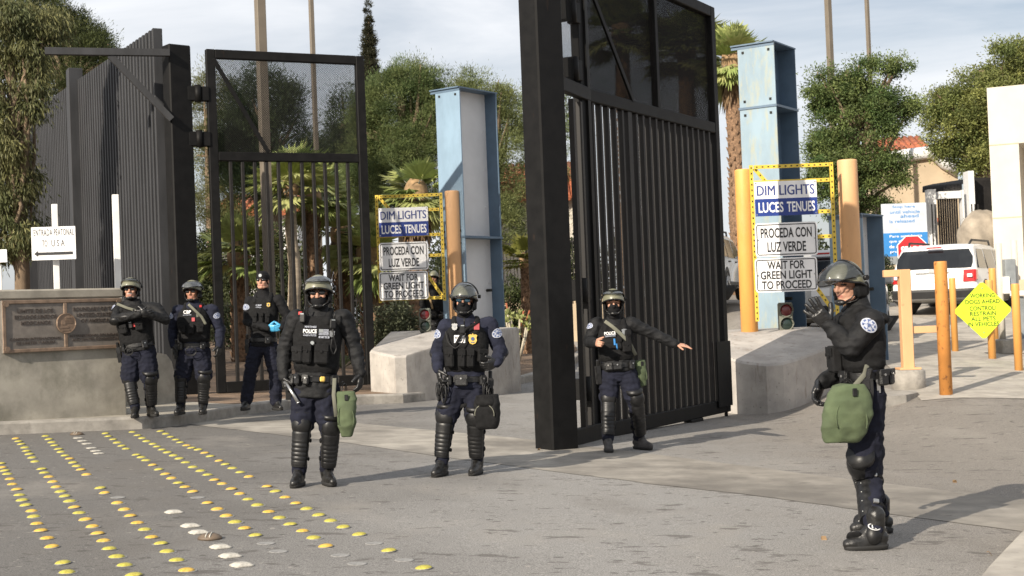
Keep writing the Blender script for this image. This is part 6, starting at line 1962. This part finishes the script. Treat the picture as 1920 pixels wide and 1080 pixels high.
# ---- officer standing in front, centre left (riot gear, black jacket)
oM = officer(dict(label='helmeted officer nearest the road studs, black jacket, arms hanging, green pouch at his thigh',
    ankles=((561, 889), (613, 887)), feet=((-.12, -1), (.42, -1)), face=(-.02, -1, -.02), seed=1,
    J=dict(head=(598, 549, -.02), neck=(598.5, 581, .03), sh_r=(556, 597, .0), sh_l=(644, 596, .0), el_r=(533.5, 656, .04), el_l=(665.5, 650, .04), wr_r=(532, 706, -.05), wr_l=(676, 699, -.03),
           hip_r=(573, 722), hip_l=(613, 722), kn_r=(568, 798, -.03), kn_l=(619, 801, -.03)),
    hands=dict(r=dict(d=(.12, -.1, -1), t=(.3, -1, 0), p=(1, .2, 0), curl=[.95, 1.0, 1.05, 1.1], glove='leath', thumb=.9), l=dict(d=(-.05, -.1, -1), t=(-.3, -1, 0), p=(-1, .2, 0), curl=.45, glove='leath')),
    jacket='jack', bulk=1.01, arm=.93, longj=True, vt=(.1, .9), visor=(28, 108), visorm='visort', glasses='lens', mask=-.09, fold=.009,
    gear=[('panel', -.045, .66, .135, .06, 'vest'), ('text', 'POLICE', -.045, .685, .115, .032, 'signw'), ('text', 'U.S. CUSTOMS AND', -.045, .645, .11, .010, 'patchw'), ('text', 'BORDER PROTECTION', -.045, .622, .11, .010, 'patchw'),
          ('text', 'MARTINEZ', -.04, .745, .10, .016, 'patchw'), ('flag', .07, .675, .082), ('panel', .075, .605, .09, .018, 'patchw'), ('text', 'C B P', .075, .605, .07, .013, 'signk'), ('badge', .135, .66, .05, 'steel'),
          ('pouch', -.13, .36, .11, .14, .05), ('pouch', -.055, .37, .075, .17, .055), ('pouch', .06, .37, .12, .17, .06), ('red', -.135, .43, .028, .03), ('panel', -.105, .43, .022, .05, 'steel'), ('disc', -.02, .52, .022, 'grey'),
          ('radio', -.105, .87), ('red', -.13, .93, .035, .028), ('cord', [(.13, .82, .0), (.15, .6, .02), (.17, .45, .03), (.15, .36, .03), (.13, .45, .03), (.14, .62, .03)], .0055, 'hard'), ('radio', .135, .80)],
    beltgear=[('pouch', -62, .07, .09, .04), ('pouch', -38, .055, .085, .04), ('pouch', -14, .055, .085, .04), ('buckle', 4), ('gold', 18), ('pouch', 48, .06, .09, .04), ('holster', -88, -.05), ('loop', 80, .075, 'hard')]))
# ---- officer with mirrored glasses, centre
o4 = officer(dict(label='helmeted officer in navy shirt with gold chest badge, mirrored blue sunglasses and black mask',
    ankles=((829, 871), (895, 868)), feet=((-.38, -1), (-.28, -1)), face=(-.12, -1, -.02), tilt=3, seed=2,
    J=dict(head=(871, 563, -.03), neck=(873, 597, .02), sh_r=(838, 614, .0), sh_l=(917, 610, .02), el_r=(821, 658, .03), el_l=(938, 656, .03), wr_r=(822, 693, -.10), wr_l=(931, 680, -.20),
           hip_r=(850, 722), hip_l=(896, 721), kn_r=(837, 783, -.05), kn_l=(893, 784, -.05)),
    hands=dict(r=dict(d=(.15, -.3, -1), t=(.3, -1, 0), p=(1, .2, 0), curl=[.8, .9, 1, 1], glove='leath', thumb=.8), l=dict(d=(-.75, -.45, -.25), t=(-.1, -.4, .9), p=(-.3, .6, -.7), curl=[.6, .8, .9, 1], glove='leath', thumb=.4)),
    jacket='navy', bulk=1.03, arm=.96, vt=(.14, .86), visor=(-8, 84), vfr=.235, visorm='visor', glasses='lensb', mask=-.02, elbow='rl',
    gear=[('panel', -.055, .66, .10, .07, 'signw'), ('text', 'POLICE', -.055, .675, .085, .022, 'signk'), ('text', 'CBP', -.055, .635, .05, .016, 'signk'), ('badge', .06, .665, .082, 'gold'), ('radio', -.03, .82), ('red', .095, .87, .05, .07), ('badge', -.10, .86, .055, 'steel'),
          ('pouch', -.13, .37, .085, .18, .06), ('pouch', -.035, .36, .07, .17, .06), ('pouch', .04, .36, .07, .17, .06), ('pouch', .14, .4, .10, .12, .05), ('strap', [(.12, .95, .02), (.0, .82, .04), (-.05, .7, .03), (-.10, .52, .03)], .012, 'vest'),
          ('cord', [(-.17, .78, 0), (-.15, .6, .03), (-.09, .5, .05), (-.02, .62, .03), (.0, .78, .02)], .005, 'tyre')],
    patch=[('l', .38, (.55, -.8, 0), .05), ('r', .35, (-.8, -.5, 0), .048)],
    beltgear=[('pouch', -8, .12, .10, .05), ('cuffs', -70), ('cuffs', -55), ('loop', -80, .08, 'hard'), ('pouch', -40, .06, .09, .04), ('pouch', 40, .06, .09, .04), ('keys', 62), ('cuffs', 55), ('holster', 90, -.05)]))
# ---- officer pointing and gesturing beside the gate
o5 = officer(dict(label='masked helmeted officer beside the tall gate pointing with bare hands, one arm held out',
    ankles=((1140, 829), (1198, 825)), feet=((.0, -1), (.75, -1)), face=(-.03, -1, -.02), seed=3, vox=.005, dD=.0,
    J=dict(head=(1150, 568, -.03), neck=(1150, 600, .02), sh_r=(1118, 607, .0), sh_l=(1183, 607, .0), el_r=(1105, 641, -.06), el_l=(1229, 628, .0), wr_r=(1118, 643, -.30), wr_l=(1268, 646, -.03),
           hip_r=(1138, 694), hip_l=(1178, 693), kn_r=(1141, 748, -.03), kn_l=(1190, 748, -.06)),
    hands=dict(r=dict(d=(.25, -1, .02), t=(.2, .1, 1), p=(1, .2, -.2), curl=[.05, 1.25, 1.3, 1.3], thumb=.7), l=dict(d=(.97, -.1, -.16), t=(.2, -.95, -.3), p=(.05, .3, -1), curl=[.12, .22, .3, .35], spread=9, thumb=.1)),
    jacket='jack', bulk=.98, arm=.9, vt=(.12, .88), visor=(30, 108), visorm='visort', mask=.0, boot='bootg', fold=.008,
    gear=[('panel', -.06, .70, .13, .07, 'vest'), ('text', 'POLICE', -.06, .715, .12, .034, 'signw'), ('text', 'U.S. CUSTOMS AND', -.06, .675, .11, .010, 'patchw'), ('text', 'BORDER PROTECTION', -.06, .65, .11, .010, 'patchw'), ('badge', .09, .72, .06, 'steel'),
          ('strap', [(-.10, .98, .02), (-.03, .85, .03), (.05, .68, .02), (.12, .5, .03), (.18, .2, .02)], .02, 'strap'), ('pouch', .12, .6, .06, .16, .05), ('pouch', .03, .48, .05, .12, .05), ('pouch', .10, .40, .10, .12, .05), ('panel', -.02, .52, .02, .07, 'brt'), ('panel', .0, .42, .015, .06, 'brt')],
    patch=[('r', .3, (-.8, -.6, 0), .042)],
    beltgear=[('pouch', -25, .09, .08, .04), ('pouch', -2, .10, .08, .04), ('holster', -80, -.05), ('pouch', 40, .07, .09, .04)]))
# ---- officer at right raising a gloved hand, seen from the side
oR = officer(dict(label='large helmeted officer at right seen from the side, raising a black gloved hand, shoulder patch',
    ankles=((1640, 1000), (1650, 972)), feet=((-1, -.12), (-1, -.04)), face=(-.86, -.50, -.07), seed=4, vox=.0055, tilt=0,
    J=dict(head=(1590, 533, .0), neck=(1611, 578, .0), sh_l=(1633, 603, -.20), sh_r=(1600, 592, .20), el_l=(1594, 652, -.20), el_r=(1588, 697, .20), wr_l=(1553, 610, -.16), wr_r=(1540, 716, .10),
           hip_l=(1622, 728, -.09), hip_r=(1618, 724, .09), kn_l=(1620, 872, -.10), kn_r=(1630, 862, .08)),
    hands=dict(l=dict(d=(-.62, -.12, .75), t=(.55, -.2, .6), p=(-.55, .75, -.35), curl=[.08, .10, .14, .2], spread=10, glove='leath', thumb=.15), r=dict(d=(-.45, -.3, -.85), t=(-.5, -.6, .1), p=(.8, .1, -.4), curl=[.55, .65, .7, .75], glove='leath', thumb=.5)),
    jacket='jack', bulk=.98, arm=.96, vt=(.14, .92), visor=(-14, 74), vfr=.262, rivets=True, hand=1.13, fold=.008, longj=False, tbelt=.08,
    gear=[('pouch', .03, .32, .12, .17, .07), ('pouch', -.08, .34, .10, .15, .06), ('badge', .06, .73, .06, 'gold'), ('panel', -.06, .7, .1, .05, 'vest')],
    patch=[('l', .18, (-.1, -1, .1), .049)],
    beltgear=[('holster', 78, -.07), ('pouch', 112, .07, .10, .05), ('pouch', 140, .06, .1, .05), ('pouch', 25, .07, .1, .04), ('keys', 100), ('loop', 40, .04, 'vest')]))
# ---- two officers on the kerb at left
o1 = officer(dict(label='grey moustached helmeted officer with crossed arms at the right end of plaque wall',
    ankles=((253.5, 768), (283, 766)), feet=((.18, -1), (.75, -1)), face=(.05, -1, .04), lift=.15, seed=5, skin='skin', moustache=True,
    J=dict(head=(245.5, 543, -.02), neck=(246.5, 566, .02), sh_r=(223, 577, .0), sh_l=(293, 578, .0), el_r=(217, 598, -.20), el_l=(310, 600, -.12), wr_r=(262, 589, -.30), wr_l=(272, 586, -.30),
           hip_r=(241, 655), hip_l=(277, 655), kn_r=(243, 712, -.03), kn_l=(281, 711, -.03)),
    hands=dict(r=dict(d=(1, -.1, .0), t=(.1, -.3, 1), p=(.1, .9, .2), curl=.5, glove='leath'), l=dict(d=(-1, -.1, -.05), t=(.0, -.3, 1), p=(.1, .9, .2), curl=.5, glove='leath')),
    jacket='jack', bulk=1.12, arm=.92, vt=(.0, .9), visor=(35, 108), glasses='lens', elbow='r',
    gear=[('red', .04, .45, .035, .04), ('radio', .0, .47), ('pouch', .10, .42, .10, .12, .06), ('pouch', -.09, .40, .10, .12, .06), ('strap', [(-.13, .98, .02), (-.02, .86, .03), (.1, .75, .02)], .018, 'strap')],
    patch=[('r', .25, (-.6, -.8, 0), .045)],
    beltgear=[('holster', -82, -.05), ('pouch', -40, .07, .1, .04), ('loop', -12, .06, 'tyre'), ('pouch', 30, .07, .1, .04)]))
o2 = officer(dict(label='helmeted officer with CBP chest letters and navy sleeves standing between wall end and left gate',
    ankles=((339.5, 763), (381, 762)), feet=((-.12, -1), (.1, -1)), face=(-.14, -1, .02), lift=.15, seed=6, skin='skind',
    J=dict(head=(361, 547, -.02), neck=(364, 570, .02), sh_r=(334, 583, .0), sh_l=(398, 582, .0), el_r=(324, 618, .04), el_l=(412, 617, .04), wr_r=(325, 648, -.03), wr_l=(411, 647, -.03),
           hip_r=(348, 655), hip_l=(382, 655), kn_r=(341, 709, -.03), kn_l=(383, 709, -.03)),
    hands=dict(r=dict(d=(.05, -.1, -1), t=(.4, -1, 0), p=(1, .3, 0), curl=.5, glove='leath'), l=dict(d=(-.05, -.1, -1), t=(-.4, -1, 0), p=(-1, .3, 0), curl=.5, glove='leath')),
    jacket='navy', bulk=1.06, arm=.98, vt=(.08, .88), visor=(6, 100), visorm='visort', glasses='lens', elbow='rl',
    gear=[('text', 'CBP', -.05, .80, .10, .045, 'signw'), ('text', 'FIELD OPERATIONS', -.05, .73, .11, .012, 'patchw'), ('red', .03, .62, .042, .05), ('red', .12, .93, .03, .03), ('strap', [(-.03, .98, .02), (.05, .84, .03), (.13, .68, .02), (.17, .5, .02)], .018, 'strap'), ('panel', .08, .72, .03, .05, 'strap'),
          ('pouch', -.11, .42, .09, .12, .05), ('pouch', .0, .40, .08, .13, .05), ('pouch', .11, .42, .09, .12, .05)],
    patch=[('l', .3, (.6, -.8, 0), .045), ('r', .3, (-.75, -.6, 0), .045)],
    beltgear=[('pouch', -40, .07, .09, .04), ('loop', 0, .07, 'hard'), ('pouch', 35, .07, .09, .04), ('holster', -85, -.04)]))
# ---- officer in a beanie before the left gate
o3 = officer(dict(label='officer in black beanie and sunglasses, light blue gloves folded, before the left gate',
    ankles=((462, 752), (517, 749)), feet=((-.1, -1), (.6, -1)), face=(-.16, -1, .08), lift=.15, seed=7, guards=False, D=18.9,
    J=dict(head=(492.5, 526, -.02), neck=(495, 551, .02), sh_r=(469, 566, .0), sh_l=(522, 563, .0), el_r=(464, 603, -.02), el_l=(541, 597, -.02), wr_r=(503, 615, -.28), wr_l=(528, 614, -.27),
           hip_r=(480, 645), hip_l=(508, 644), kn_r=(470, 696, -.02), kn_l=(516, 699, -.02)),
    hands=dict(r=dict(d=(1, -.2, -.05), t=(.1, -.4, 1), p=(.2, .9, .3), curl=.35, glove='glove'), l=dict(d=(-1, -.25, -.1), t=(.0, -.4, 1), p=(-.1, .9, .2), curl=.35, glove='glove')),
    jacket='black', bulk=.98, arm=.92, vt=(.2, .9), helmet=False, beanie=True, glasses='lens', loose=True,
    gear=[('text', 'CBP', -.04, .745, .08, .025, 'patchw'), ('text', 'OFFICER', -.04, .70, .08, .012, 'patchw'), ('badge', .09, .76, .05, 'gold'), ('pouch', -.08, .48, .065, .15, .05), ('pouch', .0, .48, .065, .15, .05), ('pouch', .08, .48, .065, .15, .05)],
    patch=[('r', .3, (-.5, -.85, 0), .05)], beltgear=[('holster', -80, -.05), ('pouch', 20, .07, .09, .04)]))
# ---- officer half hidden behind the left signs
o8 = officer(dict(label='officer in dark helmet and sunglasses half hidden behind the left yellow rack and peach bollard',
    ankles=((803, 708), (830, 708)), feet=((-.1, -1), (.3, -1)), face=(-.1, -1, .0), lift=.15, seed=8, D=29.0, skin='skind',
    J=dict(head=(813, 521), neck=(816, 536), sh_r=(798, 546), sh_l=(838, 546), el_r=(792, 570, -.02), el_l=(845, 570, -.02), wr_r=(800, 590, -.2), wr_l=(835, 590, -.2), hip_r=(807, 612), hip_l=(828, 612), kn_r=(804, 660), kn_l=(830, 660)),
    hands=dict(r=dict(d=(.8, -.4, -.3), t=(.1, -.4, 1), p=(.2, .9, .3), curl=.6, glove='leath'), l=dict(d=(-.8, -.4, -.3), t=(.0, -.4, 1), p=(-.1, .9, .2), curl=.6, glove='leath')),
    jacket='black', glasses='lens', vox=.009, patch=[('l', .3, (.3, -.9, 0), .05)], gear=[('strap', [(-.16, .95, .02), (-.1, .7, .04), (-.05, .4, .04)], .02, 'tan'), ('panel', .05, .72, .07, .035, 'patchw'), ('pouch', .05, .4, .1, .12, .05)], beltgear=[('pouch', 0, .07, .09, .04)]))

# ================================================================== CARRIED THINGS
def carried_bag(o, top, w_, h_, d_, m, label, rot=0, taper=.8, tip=0.0, strap_to=None, flap=False, top_w=.72):
    """soft bag hanging below a point (local to the wearer's base)"""
    base = o['base'] + top
    mt = Matrix.Rotation(rot, 4, 'Z')
    b = MB(); secs = []
    for k in range(11):
        t = k / 10
        wk = (top_w + (1.17 - top_w) * math.sin(math.pi * (.15 + .7 * t)) ** .8) * (1 - (1 - taper) * t)
        if t > .9: wk *= .86
        secs.append(((tip * t * t, -.012 * math.sin(3 * t), -h_ * t), (w_ / 2 * wk, 0, 0), (0, d_ / 2 * (.5 + .6 * math.sin(math.pi * min(1, .1 + t * .8))), 0), 2.7))
    b.loft(secs, 26, 0, True, mt)
    b.ell((w_ * .05, -d_ * .2, -h_ * .62), (w_ * .42, d_ * .4, h_ * .3), mt)
    t = blob('mask_bag' if m == 'bag' else 'thigh_bag', b, .008, M[m], None, 3, .5, folds(.011, 7.5, top.x * 9), loc=base)
    tag(t, label, 'bag')
    if m == 'bag':
        b = MB()
        q = lambda a, r_: mt @ Vector((tip * .3 + w_ * r_ * math.cos(a), -d_ * (.66 - .14 * math.sin(a)), -h_ * .60 + h_ * .38 * math.sin(a)))
        b.tube([q(math.pi * 1.25 * i / 16 - .45, .40) for i in range(17)], .0045, 6); b.build('piping', M[m], t, False)
        b = MB(); b.box((w_ * .05, -d_ * .62, -h_ * .12), (.03, .012, .05), mt, 0, .004); b.build('buckle', M['hard'], t, False)
    if flap:
        b = MB(); b.loft([((0, -.0, -h_ * .02), (w_ * .40, 0, 0), (0, d_ * .5, 0), 2.6), ((0, -.004, -h_ * .16), (w_ * .47, 0, 0), (0, d_ * .58, 0), 2.6), ((0, -.006, -h_ * .3), (w_ * .5, 0, 0), (0, d_ * .62, 0), 2.6)], 24, 0, True, mt)
        f = b.build('flap', M[m], t, False)
        b = MB()
        for i in range(20):
            a0 = math.pi * 1.1 * (i / 20) - .2; a1 = math.pi * 1.1 * ((i + 1) / 20) - .2
            q = lambda a: mt @ Vector((w_ * .40 * math.cos(a), -d_ * .60, -h_ * .55 + h_ * .30 * math.sin(a)))
            b.bar(q(a0), q(a1), .007, .007)
        b.build('seam', M['strap'], t, False)
    if strap_to is not None:
        b = MB(); q = [Vector(p) - top for p in strap_to]
        b.tube(q, .017, 8, 0, True, True, None, .25, (0, 1, 0)); b.build('strap', M['strap' if m == 'bag' else 'vest'], t, False)
    return t
def loc_of(o, px, py, dy): 
    return at(px, py, o['base'].y + dy) - o['base']
tp = loc_of(oM, 649, 735, -.14)
carried_bag(oM, tp, .165, .37, .11, 'bag', 'long green canvas pouch hanging at the left thigh of the front officer', .0, .62, -.01, [tp + Vector((-.09, -.02, .12)), tp + Vector((-.1, -.04, -.02)), tp + Vector((-.085, -.05, -.2))])
tp = loc_of(o4, 911, 741, -.1)
carried_bag(o4, tp, .22, .30, .15, 'vest', 'black bag strapped to the left thigh of the officer with mirrored glasses', -.2, .9, 0, [tp + Vector((-.12, .02, -.06)), tp + Vector((-.25, .0, -.1)), tp + Vector((-.3, .08, -.1))], True)
tp = loc_of(o5, 1199, 676, .04)
carried_bag(o5, tp, .12, .27, .09, 'bag', 'green canvas pouch at the left hip of the pointing officer', .3, .7, .02, None)
tp = loc_of(oR, 1590, 722, -.27)
carried_bag(oR, tp, .25, .35, .12, 'bag', 'large green canvas bag slung at the hip of the officer raising a hand', .15, 1.15, -.06, [tp + Vector((.03, .0, -.02)), tp + Vector((.12, .05, .06)), tp + Vector((.2, .16, .22))], False, .42)
b = MB(); a = loc_of(oM, 546, 733, -.12) + oM['base']; c = loc_of(oM, 560, 756, -.16) + oM['base']
b.cyl(a - (c - a) * .8, c, .014, 14); b.cyl(c - (c - a) * .06, c + (c - a) * .02, .017, 14)
tag(b.build('baton', M['steel'], None, True, tuple(a)), 'short steel baton held in the right hand of the front officer', 'baton')
